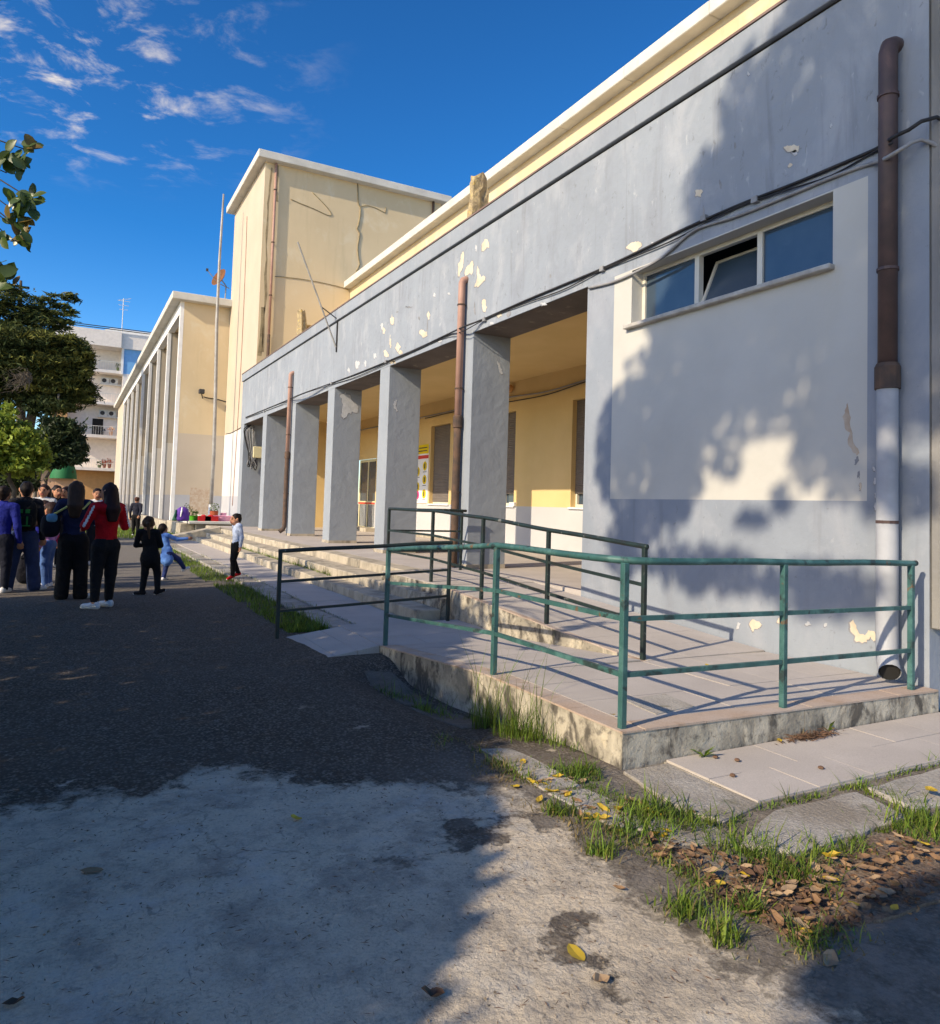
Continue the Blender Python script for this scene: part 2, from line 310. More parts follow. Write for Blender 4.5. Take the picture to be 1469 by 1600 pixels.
def rectwall(axis, pos, u0, u1, z0, z1, rects, flip=False):
    """plane of constant x (axis 'x', u=y) or y (axis 'y', u=x), cut on the edges of rects; rects: (u0,u1,z0,z1,mat or None for a hole), later wins"""
    us = sorted(set([u0, u1]+[v for r in rects for v in r[:2] if u0 < v < u1])); zs = sorted(set([z0, z1]+[v for r in rects for v in r[2:4] if z0 < v < z1]))
    b = MB()
    for i in range(len(us)-1):
        for j in range(len(zs)-1):
            cu = (us[i]+us[i+1])/2; cz = (zs[j]+zs[j+1])/2; m = 0
            for r in rects:
                if r[0] < cu < r[1] and r[2] < cz < r[3]: m = r[4]
            if m is None: continue
            q = [(us[i], zs[j]), (us[i+1], zs[j]), (us[i+1], zs[j+1]), (us[i], zs[j+1])]
            if flip: q = q[::-1]
            b.add([(pos, a, z) if axis == 'x' else (a, pos, z) for a, z in q], [(0, 1, 2, 3)], m)
    return b
def sstep(a, b, x):
    t = min(1, max(0, (x-a)/(b-a))); return t*t*(3-2*t)
rnd = random.Random(7)
# ================================================================== THE GROUND
def gz(x, y):
    z = -0.05*sstep(4, 9, y)
    z -= 0.19*math.exp(-((x-2.65)/0.38)**2)*sstep(3.5, 5.6, y)*(1-sstep(6.2, 6.85, y))
    if x > 2.83: z -= 0.12*sstep(2.83, 2.9, x)*sstep(3.35, 3.5, y)
    z += 0.010*mnoise.noise(Vector((x*1.1, y*1.1, 0)))+0.004*mnoise.noise(Vector((x*5, y*5, 3)))
    if y < 3.3 and x > 2.6: z -= 0.012
    return z
def asphalt_material():
    m = bpy.data.materials.new('worn_asphalt_with_cement_skin'); m.use_nodes = True
    t = m.node_tree; N = t.nodes; L = t.links; b = N['Principled BSDF']; b.inputs['Roughness'].default_value = 0.93; b.inputs['Specular IOR Level'].default_value = 0.15
    geo = N.new('ShaderNodeNewGeometry'); sp = N.new('ShaderNodeSeparateXYZ'); L.new(geo.outputs['Position'], sp.inputs[0])
    def val(v, n, i):
        if isinstance(v, (int, float)): n.inputs[i].default_value = v
        else: L.new(v, n.inputs[i])
    def mth(op, a, c=0.0, clamp=False):
        n = N.new('ShaderNodeMath'); n.operation = op; n.use_clamp = clamp; val(a, n, 0); val(c, n, 1); return n.outputs[0]
    def noi(sc, det=6, off=0.0, rg=0.6, dist=0.0, st=(1, 1, 1)):
        mp = N.new('ShaderNodeMapping'); mp.inputs['Location'].default_value = (off, off*1.7, off*0.3); mp.inputs['Scale'].default_value = st; L.new(geo.outputs['Position'], mp.inputs[0])
        n = N.new('ShaderNodeTexNoise'); n.inputs['Scale'].default_value = sc; n.inputs['Detail'].default_value = det; n.inputs['Roughness'].default_value = rg; n.inputs['Distortion'].default_value = dist
        L.new(mp.outputs[0], n.inputs['Vector']); return n.outputs['Fac']
    def rng(f, a, c, o0=0.0, o1=1.0):
        n = N.new('ShaderNodeMapRange'); n.inputs['From Min'].default_value = a; n.inputs['From Max'].default_value = c; n.inputs['To Min'].default_value = o0; n.inputs['To Max'].default_value = o1; L.new(f, n.inputs['Value']); return n.outputs[0]
    def mixc(f, a, c, mode='MIX'):
        n = N.new('ShaderNodeMixRGB'); n.blend_type = mode
        for i, v in ((0, f), (1, a), (2, c)):
            if isinstance(v, tuple): n.inputs[i].default_value = v+(1,)
            else: val(v, n, i)
        return n.outputs[0]
    X, Y = sp.outputs[0], sp.outputs[1]
    vor = N.new('ShaderNodeTexVoronoi'); vor.inputs['Scale'].default_value = 58; L.new(geo.outputs['Position'], vor.inputs['Vector'])
    
    asp = mixc(rng(noi(1.3), 0.3, 0.7), (0.078, 0.060, 0.045), (0.108, 0.085, 0.066))
    bw_ = N.new('ShaderNodeRGBToBW'); L.new(vor.outputs['Color'], bw_.inputs[0])
    asp = mixc(mth('MULTIPLY', rng(vor.outputs['Distance'], 0.75, 0.25), rng(bw_.outputs[0], 0.35, 0.75)), asp, (0.25, 0.215, 0.18))
    asp = mixc(mth('MULTIPLY', rng(noi(3.5, 7, 33.0, 0.7), 0.48, 0.7), 0.6), asp, (0.115, 0.096, 0.08))
    asp = mixc(mth('MULTIPLY', rng(noi(55, 2, 4.0), 0.62, 0.72), 0.55), asp, (0.30, 0.29, 0.275))
    con = mixc(rng(noi(1.6, 8, 2.0), 0.3, 0.7), (0.635, 0.535, 0.415), (0.71, 0.605, 0.48))
    con = mixc(mth('MULTIPLY', rng(noi(4, 9, 9.0, 0.75), 0.46, 0.62), 0.8), con, (0.36, 0.31, 0.26))
    con = mixc(mth('MULTIPLY', rng(noi(70, 4, 19.0, 0.75), 0.50, 0.66), 0.42), con, (0.26, 0.225, 0.185))
    con = mixc(mth('MULTIPLY', rng(noi(13, 7, 23.0, 0.75), 0.56, 0.68), 0.65), con, (0.26, 0.22, 0.185))
    con = mixc(mth('MULTIPLY', rng(noi(3.2, 9, 12.0, 0.75), 0.52, 0.66), 0.75), con, (0.62, 0.575, 0.51))
    con = mixc(mth('MULTIPLY', rng(noi(26, 4, 5.0, 0.6, 1.2, (1, 0.45, 1)), 0.63, 0.72), 0.5), con, (0.17, 0.15, 0.135))
    con = mixc(mth('MULTIPLY', rng(noi(48, 3, 15.0, 0.6, 1.5, (0.4, 1, 1)), 0.64, 0.72), 0.45), con, (0.13, 0.115, 0.10))
    con = mixc(mth('MULTIPLY', rng(noi(1.9, 4, 21.0), 0.68, 0.76), 0.55), con, (0.20, 0.155, 0.135))
    d1 = mth('SUBTRACT', mth('SUBTRACT', 4.2, mth('MULTIPLY', mth('MAXIMUM', mth('SUBTRACT', X, 0.7), 0.0), 0.62)), Y)
    d2 = mth('MULTIPLY', mth('SUBTRACT', 2.12, X), 1.0)
    d = mth('MINIMUM', d1, d2)
    d = mth('ADD', d, mth('MULTIPLY', mth('SUBTRACT', noi(2.6, 10, 6.0, 0.75), 0.5), 1.5))
    mask = rng(d, -0.02, 0.10)
    hole = rng(noi(1.7, 9, 31.0, 0.66), 0.585, 0.615)
    hole = mth('MULTIPLY', hole, rng(X, 0.7, 1.6))
    mask = mth('MULTIPLY', mask, mth('SUBTRACT', 1.0, hole), True)
    # small cement splashes beyond the edge
    spl = mth('MULTIPLY', rng(noi(2.6, 7, 44.0, 0.6), 0.66, 0.69), rng(Y, 6.0, 4.2))
    mask = mth('MAXIMUM', mask, mth('MULTIPLY', spl, 0.9), True)
    # sunlit brightness painted into the asphalt beside the litter bed
    asp = mixc(mth('MULTIPLY', mth('MULTIPLY', rng(X, 1.3, 2.1), rng(Y, 4.2, 3.2)), rng(noi(7, 8, 27.0, 0.75), 0.30, 0.60)), asp, (0.27, 0.235, 0.20))
    vc = N.new('ShaderNodeTexVoronoi'); vc.feature = 'DISTANCE_TO_EDGE'; vc.inputs['Scale'].default_value = 0.75
    wv_ = N.new('ShaderNodeVectorMath'); wv_.operation = 'ADD'; nv_ = N.new('ShaderNodeTexNoise'); nv_.inputs['Scale'].default_value = 3.0; nv_.inputs['Detail'].default_value = 8; L.new(geo.outputs['Position'], nv_.inputs['Vector'])
    L.new(geo.outputs['Position'], wv_.inputs[0]); L.new(nv_.outputs['Color'], wv_.inputs[1]); L.new(wv_.outputs[0], vc.inputs['Vector'])
    crack = mth('MULTIPLY', rng(vc.outputs['Distance'], 0.010, 0.003), rng(noi(1.1, 3, 51.0), 0.46, 0.56), True)
    col = mixc(mask, asp, con)
    col = mixc(mth('MULTIPLY', crack, 0.28), col, (0.045, 0.038, 0.032))
    col = mixc(mth('MULTIPLY', rng(Y, 11, 16), 0.75), col, (0.21, 0.195, 0.175))
    L.new(col, b.inputs['Base Color'])
    b1 = N.new('ShaderNodeBump'); b1.inputs['Strength'].default_value = 1.0; b1.inputs['Distance'].default_value = 0.02; L.new(noi(42, 6, 1.0, 0.7), b1.inputs['Height'])
    b2 = N.new('ShaderNodeBump'); b2.inputs['Strength'].default_value = 0.7; b2.inputs['Distance'].default_value = 0.05; L.new(noi(9, 6, 8.0), b2.inputs['Height']); L.new(b1.outputs[0], b2.inputs['Normal'])
    b3 = N.new('ShaderNodeBump'); b3.inputs['Strength'].default_value = 0.8; b3.inputs['Distance'].default_value = 0.012; L.new(mask, b3.inputs['Height']); L.new(b2.outputs[0], b3.inputs['Normal'])
    L.new(b3.outputs[0], b.inputs['Normal'])
    return m
M['asphalt'] = asphalt_material()
xs = [-900, -300, -120, -60, -30, -18]+[-12+0.4*i for i in range(25)]+[-2+0.16*i for i in range(28)]+[2.48+0.06*i for i in range(10)]+[3.1+0.3*i for i in range(12)]+[7, 9, 14, 30, 90, 300, 900]
ys = [-300, -60, -20, -10, -6]+[-4+0.35*i for i in range(15)]+[1.25+0.12*i for i in range(60)]+[8.5+0.4*i for i in range(20)]+[17, 19, 22, 26, 32, 40, 55, 75, 100, 160, 300, 600, 1200]
xs = sorted(set(round(v, 3) for v in xs)); ys = sorted(set(round(v, 3) for v in ys))
g = MB(); g.v = [(x, y, gz(x, y)) for y in ys for x in xs]; nx_ = len(xs)
g.f = [(j*nx_+i, j*nx_+i+1, (j+1)*nx_+i+1, (j+1)*nx_+i) for j in range(len(ys)-1) for i in range(nx_-1)]; g.m = [0]*len(g.f)
tag(g.build('ground', 'asphalt', smooth=True), kind='structure')

def slab_poly(name, pts, ztop, th, mt, parent=None, jitter=0.0, bevel=0.006):
    """flat slab with an uneven outline"""
    out = []
    for i in range(len(pts)):
        a = Vector(pts[i][:2]); c = Vector(pts[(i+1) % len(pts)][:2]); n = max(1, int((c-a).length/0.12))
        for k in range(n):
            p = a.lerp(c, k/n)
            if jitter: p = p+Vector((rnd.uniform(-1, 1), rnd.uniform(-1, 1)))*jitter
            out.append(p)
    b = MB(); n = len(out)
    zt = ztop if callable(ztop) else (lambda x, y: ztop)
    b.v = [(p.x, p.y, zt(p.x, p.y)-th) for p in out]+[(p.x, p.y, zt(p.x, p.y)) for p in out]
    b.f = [tuple(reversed(range(n))), tuple(range(n, 2*n))]+[(i, (i+1) % n, n+(i+1) % n, n+i) for i in range(n)]
    b.m = [0]*len(b.f)
    # make sure outline is counter-clockwise
    ar = sum(out[i].x*out[(i+1) % n].y-out[(i+1) % n].x*out[i].y for i in range(n))
    if ar < 0: b.f = [tuple(reversed(f)) for f in b.f]
    return b.build(name, mt, parent, bevel=bevel)
P2 = lambda px, py, z=0.0: tuple(onz(px, py, z))
# pavement of square tiles beside the ramp end
pv = thing('pavement', None, None, kind='structure')
base = MB(); base.box(3.13, 8.5, 2.66, 3.335, -0.15, 0.004); base.box(5.95, 8.5, 3.335, 3.405, -0.15, 0.004)
base.build('bed', 'kerb', pv)
yy = [2.672, 3.0, 3.33]
for j in range(2):
    x = 3.14+(0.22 if j else 0)
    x0 = 3.14
    while x0 < 8.3:
        x1 = x+0.47 if x0 == 3.14 and j == 0 else x0+(0.25 if (x0 == 3.14 and j) else 0.47)
        dz = rnd.uniform(-0.002, 0.003)
        MB().hexa([(x0, yy[j], 0.0), (x1-.004, yy[j], 0.0), (x1-.004, yy[j+1]-.004, 0.0), (x0, yy[j+1]-.004, 0.0),
                   (x0, yy[j], .014+dz), (x1-.004, yy[j], .014+dz+rnd.uniform(-.001, .001)), (x1-.004, yy[j+1]-.004, .015+dz), (x0, yy[j+1]-.004, .015+dz)]).build('tile', 'tile', pv)
        x0 = x1
slab_poly('concrete_edging', [(2.80, 3.30), (3.125, 3.32), (3.13, 2.66), (2.80, 2.58), (2.72, 2.75)], 0.006, 0.12, 'kerb', pv, 0.012)
slab_poly('kerb_block', [P2(1150, 1325), P2(1240, 1336), P2(1420, 1280), P2(1338, 1240), P2(1205, 1270)], 0.016, 0.16, 'kerb', pv, 0.012, 0.012)
slab_poly('kerb_block', [(3.86, 2.575), (3.80, 2.27), (5.3, 2.25), (5.35, 2.61)], 0.010, 0.14, 'kerb', pv, 0.012, 0.012)
slab_poly('kerb_block', [(5.40, 2.60), (5.36, 2.27), (7.3, 2.27), (7.3, 2.62)], 0.012, 0.14, 'kerb', pv, 0.012, 0.012)
# broken concrete edging left along the foot of the ramp
br = thing('broken_kerb', None, None, kind='structure')
def gtop(d): return lambda x, y: gz(min(x, 2.8), y)+d
slab_poly('kerb_piece', [P2(752, 1168), P2(800, 1165), P2(905, 1228), P2(850, 1236)], gtop(0.008), 0.08, 'kerb', br, 0.012)
slab_poly('kerb_piece', [P2(858, 1240), P2(915, 1233), P2(985, 1265), P2(1010, 1300), P2(950, 1290)], gtop(0.007), 0.08, 'kerb', br, 0.014)
slab_poly('kerb_piece', [P2(1000, 1270), P2(1120, 1290), P2(1150, 1320), P2(1040, 1320)], gtop(0.006), 0.08, 'kerb', br, 0.014)
slab_poly('kerb_piece', [(2.47, 6.55), (2.74, 6.52), (2.75, 5.62), (2.47, 5.58)], gtop(0.010), 0.1, 'kerbdark', br, 0.012)
slab_poly('kerb_piece', [(2.47, 5.50), (2.75, 5.55), (2.75, 4.72), (2.5, 4.65)], gtop(0.008), 0.1, 'kerbdark', br, 0.014)
# soil bed full of leaf litter
M['soil'] = mat('brown_soil', (0.15, 0.105, 0.08), (0.25, 0.19, 0.145), 7, rough=0.98, spec=0.05, bumps=((40, 0.9, 0.02), (120, 0.6, 0.008)), fine=0.35, fscale=70)
soil = slab_poly('soil_bed', [P2(1005, 1318), P2(1090, 1325), P2(1150, 1340), P2(1250, 1345), P2(1420, 1292), P2(1500, 1300), P2(1520, 1400), P2(1400, 1425), P2(1300, 1462), P2(1230, 1470), P2(1150, 1420), P2(1080, 1375)], 0.0, 0.03, 'soil', None, 0.03, 0)
tag(soil, kind='structure')

# path: kerb stones and paving slabs in front of the steps
path = thing('path', None, None, kind='structure')
pb = MB(); pb.box(3.11, 3.885, 8.35, 31.0, -0.35, -0.014); pb.box(2.80, 3.10, 8.42, 31.0, -0.35, -0.05); pb.build('bed', 'kerb', path)
y = 8.42
while y < 30.5:
    l = rnd.uniform(0.95, 1.15); dz = rnd.uniform(-.012, .006)
    MB().hexa([(2.775, y, -.3), (3.09, y, -.3), (3.09, y+l-.015, -.3), (2.775, y+l-.015, -.3), (2.775, y, dz), (3.09, y, dz), (3.09, y+l-.015, dz+rnd.uniform(-.006, .006)), (2.775, y+l-.015, dz+rnd.uniform(-.006, .006))]).build('kerb_stone', 'kerb', path, bevel=.012)
    y += l
y = 8.36
while y < 30.5:
    l = 1.2; dz = rnd.uniform(-.004, .003)
    MB().hexa([(3.125, y, -.05), (3.88, y, -.05), (3.88, y+l-.006, -.05), (3.125, y+l-.006, -.05), (3.125, y, dz), (3.88, y, dz), (3.88, y+l-.006, dz+.002), (3.125, y+l-.006, dz-.002)]).build('paving_slab', 'tile', path, bevel=.003)
    y += l

# entrance steps: rows of stone blocks
st = thing('entrance_steps', 'three long beige stone steps rising from the path to the portico', 'steps')
def blocks(x0, x1, y0, y1, z0, z1, L0, nm):
    y = y0; k = 0
    while y < y1-.02:
        l = min(L0*rnd.uniform(.8, 1.2), y1-y)
        if y1-(y+l) < .3: l = y1-y
        dz = rnd.uniform(-.008, .004); dx = rnd.uniform(-.012, .008)
        MB().hexa([(x0+dx, y, z0), (x1, y, z0), (x1, y+l-.008, z0), (x0+dx, y+l-.008, z0), (x0+dx, y, z1+dz), (x1, y, z1), (x1, y+l-.008, z1), (x0+dx, y+l-.008, z1+dz+rnd.uniform(-.005, .005))]).build(nm, 'stone', st, bevel=.012)
        y += l
blocks(3.89, 4.232, 8.55, 26.95, -.05, .14, 1.0, 'step_block')
blocks(4.24, 4.732, 9.65, 26.9, -.05, .28, 1.05, 'step_block')
blocks(4.74, 5.10, 10.95, 30.2, .10, .42, 1.1, 'edge_block')
c = MB(); c.box(4.24, 4.352, 8.57, 9.64, -.05, .272); c.box(4.36, 4.732, 10.95, 30.0, -.1, .09); c.build('core', 'concst', st)
# sloping cheek wall and the low planter terrace past the steps
ck = MB(); ck.hexa([(2.5, 27.05, -.15), (4.75, 27.05, -.15), (4.75, 27.75, -.15), (2.5, 27.75, -.15), (2.5, 27.05, .02), (4.75, 27.05, .50), (4.75, 27.75, .50), (2.5, 27.75, .02)])
ck.build('cheek_wall', 'stone', st, bevel=.02)
tr = thing('planter_terrace', 'low beige stone terrace carrying pots below the yellow block', 'terrace')
MB().box(4.62, 6.44, 31.9, 36.85, -.1, .42).build('base', 'stone', tr, bevel=.02)
MB().box(4.30, 6.44, 31.6, 36.85, .424, .54).build('top_slab', 'slab', tr, bevel=.02)
MB().box(4.05, 4.60, 32.2, 36.85, -.1, .42).build('lower_block', 'stone', tr, bevel=.02)

# ================================================================== THE RAMP
def zo(y): return 0.21-(0.165*sstep(4.86, 7.0, y)*0.0+0.165*min(1, max(0, (y-4.86)/2.14)))
def zi(y): return 0.20+0.225*min(1, max(0, (y-4.95)/3.95))
def zr(x, y):
    tilt = -0.012*(x-2.82)
    if x < 4.36 or y < 4.93: return zo(y)+(tilt if y < 4.95 else tilt*.3)
    return zi(y)+(tilt if y < 4.95 else -0.018)
ramp = thing('access_ramp', 'concrete wheelchair ramp folded back on itself with tiled top and stained side walls', 'ramp')
def strip(x0, x1, y0, y1, n, zf, zb, mt, nm, par):
    b = MB()
    for i in range(n):
        a = y0+(y1-y0)*i/n; c = y0+(y1-y0)*(i+1)/n
        b.hexa([(x0, a, zb), (x1, a, zb), (x1, c, zb), (x0, c, zb), (x0, a, zf(x0, a)), (x1, a, zf(x1, a)), (x1, c, zf(x1, c)), (x0, c, zf(x0, c))])
    bm = bmesh.new(); o = b.build(nm, mt, par)
    return o
def heal(o):    # weld strips, drop the inner faces
    bm = bmesh.new(); bm.from_mesh(o.data); bmesh.ops.remove_doubles(bm, verts=bm.verts, dist=1e-5)
    cnt = {}
    for f in bm.faces: cnt.setdefault(tuple(sorted(v.index for v in f.verts)), []).append(f)
    dead = [f for l in cnt.values() if len(l) > 1 for f in l]
    bmesh.ops.delete(bm, geom=dead, context='FACES_ONLY'); bm.to_mesh(o.data); bm.free(); o.data.update()
    return o
heal(strip(2.82, 4.355, 3.34, 4.93, 4, lambda x, y: zr(x, y)-.012, -.45, 'concst', 'landing_body', ramp))
heal(strip(4.36, 5.875, 3.34, 4.93, 4, lambda x, y: zr(x, y)-.012, -.45, 'concst', 'landing_body', ramp))
heal(strip(2.82, 4.355, 4.935, 8.34, 8, lambda x, y: zo(y)-.014-.012*.3*(x-2.82), -.45, 'concst', 'lower_run_body', ramp))
heal(strip(4.36, 5.875, 4.935, 8.9, 8, lambda x, y: zi(y)-.03, -.45, 'concst', 'upper_run_body', ramp))
MB().box(4.36, 5.875, 8.905, 10.94, -.3, .40).build('upper_landing_body', 'concst', ramp)
def tiles(xa, xb, ya, yb, nx, ny, zf, mt='tile', nm='tile', gap=.004):
    for i in range(nx):
        for j in range(ny):
            x0 = xa+(xb-xa)*i/nx; x1 = xa+(xb-xa)*(i+1)/nx-gap; y0 = ya+(yb-ya)*j/ny; y1 = ya+(yb-ya)*(j+1)/ny-gap
            d = rnd.uniform(-.0015, .002)
            MB().hexa([(x0, y0, zf(x0, y0)-.012), (x1, y0, zf(x1, y0)-.012), (x1, y1, zf(x1, y1)-.012), (x0, y1, zf(x0, y1)-.012),
                       (x0, y0, zf(x0, y0)+d), (x1, y0, zf(x1, y0)+d), (x1, y1, zf(x1, y1)+d), (x0, y1, zf(x0, y1)+d)]).build(nm, mt, ramp)
# rust-stained edge tiles, then the field
tiles(2.815, 2.98, 3.335, 4.93, 1, 3, zr, 'tilered', 'edge_tile'); tiles(2.984, 5.87, 3.335, 3.50, 6, 1, zr, 'tilered', 'edge_tile')
tiles(2.984, 4.355, 3.504, 4.93, 3, 3, zr); tiles(4.365, 5.87, 3.504, 4.93, 3, 3, zr)
tiles(2.815, 2.98, 4.94, 7.0, 1, 4, lambda x, y: zo(y)-.0036*(x-2.82), 'tilered', 'edge_tile')
tiles(2.984, 4.352, 4.94, 7.0, 3, 5, lambda x, y: zo(y)-.0036*(x-2.82))
tiles(2.815, 4.352, 7.005, 8.34, 3, 3, lambda x, y: zo(y)-.0036*(x-2.82))
tiles(4.43, 5.87, 4.94, 8.9, 3, 9, lambda x, y: zi(y)-.018); tiles(4.362, 4.426, 4.94, 8.9, 1, 7, lambda x, y: zi(y)-.018, 'tilered', 'edge_tile')
tiles(4.362, 5.87, 8.91, 10.94, 3, 5, lambda x, y: .413)
# sloping foot of the ramp: three tile strips
def zf_(x, y): return 0.04-0.095*(2.80-x)/0.69
for a, b_ in ((2.11, 2.34), (2.345, 2.575), (2.58, 2.81)):
    y0 = 6.98+0.06*(a-2.1)
    MB().hexa([(a, y0, -.25), (b_, y0+.02, -.25), (b_, 8.26, -.25), (a, 8.24, -.25), (a, y0, zf_(a, 0)), (b_, y0+.02, zf_(b_, 0)), (b_, 8.26, zf_(b_, 0)), (a, 8.24, zf_(a, 0))]).build('foot_tile', 'tile', ramp)
# repaired square of cement on the landing
slab_poly('cement_patch', [P2(975, 1096, .2), P2(1040, 1085, .2), P2(1085, 1104, .2), P2(1025, 1118, .2)], lambda x, y: zr(x, y)+.004, .01, 'kerb', ramp, .006, 0)

# ================================================================== RAILINGS
def railing(name, label, posts, mt, lvl=(.955, .62, .30), post_w=.040, rail_r=.0225, ends=(0, 0), topmt=None):
    """posts: list of (x,y,zbase) or (x,y,zbase,False) for a bend without a post"""
    t = thing(name, label, 'railing')
    for p in posts:
        if len(p) > 3: continue
        b = MB(); b.box(p[0]-post_w/2, p[0]+post_w/2, p[1]-post_w/2, p[1]+post_w/2, p[2]-.06, p[2]+lvl[0]-.012)
        b.build('post', mt, t, bevel=.004)
    pts = [Vector((p[0], p[1], p[2]+lvl[0])) for p in posts]
    if ends[0]: pts.insert(0, pts[0]+(pts[0]-pts[1]).normalized()*ends[0])
    if ends[1]: pts.append(pts[-1]+(pts[-1]-pts[-2]).normalized()*ends[1])
    fine = []
    for i in range(len(pts)-1):
        n = max(2, int((pts[i+1]-pts[i]).length/.25))
        for k in range(n):
            q = pts[i].lerp(pts[i+1], k/n); fine.append(q+Vector((0, 0, .003*math.sin(q.x*5+q.y*4))))
    fine.append(pts[-1])
    MB().tube(fine, rail_r, 10).build('handrail', topmt or mt, t, smooth=True)
    for h in lvl[1:]:
        for i in range(len(posts)-1):
            a = Vector(posts[i][:3])+Vector((0, 0, h)); b = Vector(posts[i+1][:3])+Vector((0, 0, h))
            MB().bar(a, b, .028).build('mid_rail', mt, t)
    return t
railing('ramp_railing', 'worn green metal railing round the outer edge and corner of the ramp',
        [(2.86, 7.0, .045), (2.86, 4.86, .21), (2.865, 3.40, .21), (4.22, 3.40, .19), (5.66, 3.42, .17)], 'teal', ends=(0, .06))
railing('ramp_railing', 'green railing, darkened as if shaded, crossing the foot of the ramp to the steps',
        [(2.08, 8.20, -.05), (4.19, 8.27, .045)], 'tealshade', ends=(.02, .03))
railing('ramp_railing', 'weathered railing, darkened as if shaded, along the upper run of the ramp up to the portico pillar',
        [(4.42, 4.99, .20), (4.42, 6.46, .28), (4.42, 7.85, .37), (4.42, 9.26, .425), (4.42, 10.85, .425), (5.70, 10.85, .425)], 'tealshade', ends=(.03, .08))
# ================================================================== SCHOOL: PORTICO WING
XF, XB, ZF, ZL = 5.88, 10.12, 0.42, 4.39
PW = 0.54; PD = 0.74
PY = [10.98, 14.70, 18.42, 22.13, 25.84]
wing = thing('school_portico_wing', 'long grey school wing with a pillared portico and peeling parapet', 'building')
# near wall (front of the room beside the portico) with its window opening and cream panel
wy0, wy1, wz0, wz1 = 4.255, 6.955, 3.695, 4.365
o = rectwall('x', XF, 3.41, 7.83, -.4, ZL, [(3.925, 7.285, 1.60, ZL-.012, 1), (wy0, wy1, wz0, wz1, None)], flip=True).build('room_wall', ['grey', 'cream'], wing)
rv = MB()   # window reveals
rv.quad((XF, wy1, wz0), (XF+.26, wy1, wz0), (XF+.26, wy1, wz1), (XF, wy1, wz1)); rv.quad((XF, wy0, wz1), (XF+.26, wy0, wz1), (XF+.26, wy0, wz0), (XF, wy0, wz0))
rv.quad((XF, wy1, wz1), (XF+.26, wy1, wz1), (XF+.26, wy0, wz1), (XF, wy0, wz1)); rv.quad((XF, wy0, wz0), (XF+.26, wy0, wz0), (XF+.26, wy1, wz0), (XF, wy1, wz0))
rv.build('window_reveal', 'cream', wing)
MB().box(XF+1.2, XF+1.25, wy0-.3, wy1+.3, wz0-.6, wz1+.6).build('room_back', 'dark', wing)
win = MB(); fr = .05; xf = XF+.17
cols = [wy0, wy0+.94, wy0+1.80, wy1]
win.box(xf, xf+.06, wy0, wy1, wz0, wz0+fr); win.box(xf, xf+.06, wy0, wy1, wz1-fr, wz1)
for c in (wy0, cols[1]-.03, cols[2]-.03, wy1-fr): win.box(xf-.004, xf+.064, c, c+(.065 if c not in (wy0, wy1-fr) else fr), wz0+fr, wz1-fr)
wo_ = win.build('window', 'frame', wing)
for a, b in ((cols[0]+fr, cols[1]-.03), (cols[2]+.035, cols[3]-fr)):
    MB().box(xf+.02, xf+.028, a, b, wz0+fr, wz1-fr).build('pane', 'glass', wo_)
a, b = cols[1]+.035, cols[2]-.03       # the middle sash hangs open, tilted inwards
sash = MB(); tl = .24; z0, z1 = wz0+fr, wz1-fr-.02
def sq(yy, zz, off): return (xf+.03+tl*(zz-z0)/(z1-z0)+off, yy, zz)
def sbar(y0, y1, za, zb): sash.hexa([sq(y0, za, -.02), sq(y0, za, .02), sq(y1, za, .02), sq(y1, za, -.02), sq(y0, zb, -.02), sq(y0, zb, .02), sq(y1, zb, .02), sq(y1, zb, -.02)])
sbar(a, b, z0, z0+.035); sbar(a, b, z1-.035, z1); sbar(a, a+.035, z0+.035, z1-.035); sbar(b-.035, b, z0+.035, z1-.035)
sash.build('tilted_sash', 'frame', wo_)
g_ = MB(); g_.quad(sq(a+.03, z0+.03, 0), sq(b-.03, z0+.03, 0), sq(b-.03, z1-.03, 0), sq(a+.03, z1-.03, 0)); g_.build('pane', 'glass', wo_)
MB().box(XF-.075, XF+.17, wy0-.02, wy1+.07, wz0-.045, wz0+.003).build('sill', 'marble', wo_, bevel=.008)
# walls round the room, end face of the wing
MB().box(XF+.002, XB, 7.60, 7.828, -.4, 4.74).build('room_side_wall', 'ochre', wing)
ew = rectwall('y', 3.41, XF, 16, -.4, 6.42, [(XF, 16, .62, 6.42, 1)]); ew.build('end_wall', ['grey', 'endw'], wing)
pil = MB(); pil.box(XF+.012, XF+.5, 3.33, 3.408, .62, 6.3); pil.box(XF+.6, 9, 3.36, 3.408, .7, 6.3); pil.build('end_pilaster', 'endw', wing, bevel=.01)
# beam and frieze over the pillars, with parapet band and coping
fz = MB(); fz.box(XF, XF+PD, 7.83, 30.2, ZL, 6.085); fz.box(XF, XF+.3, 3.412, 7.83, ZL, 6.085)
fz.build('frieze', 'frieze', wing)
sf = MB()
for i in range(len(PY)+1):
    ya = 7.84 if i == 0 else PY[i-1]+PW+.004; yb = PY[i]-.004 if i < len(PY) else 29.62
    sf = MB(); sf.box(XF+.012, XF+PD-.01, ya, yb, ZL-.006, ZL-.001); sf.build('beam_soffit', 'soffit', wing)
MB().box(XF-.045, XF+PD, 3.40, 30.22, 6.12, 6.40).build('parapet_band', 'grey', wing, bevel=.006)
MB().box(XF+.02, XF+PD, 3.42, 30.2, 6.085, 6.12).build('parapet_groove', 'dark', wing)  # recess coloured near-black, so the band's shadow line is painted in
MB().box(XF-.06, XF+PD+.03, 3.39, 30.23, 6.402, 6.43).build('coping', 'copedge', wing)
MB().box(XF+PD, XB+.1, 3.45, 30.2, 5.9, 6.05).build('roof', 'slab', wing)
for yv in PY:
    b = MB(); b.box(XF, XF+PD, yv, yv+PW, ZF, ZL); pl = b.build('pillar', 'greycol', wing, bevel=.008)
    sk = MB(); sk.box(XF-.006, XF+PD+.006, yv-.006, yv+PW+.006, ZF, ZF+.07); sk.build('skirting', 'stone', pl)
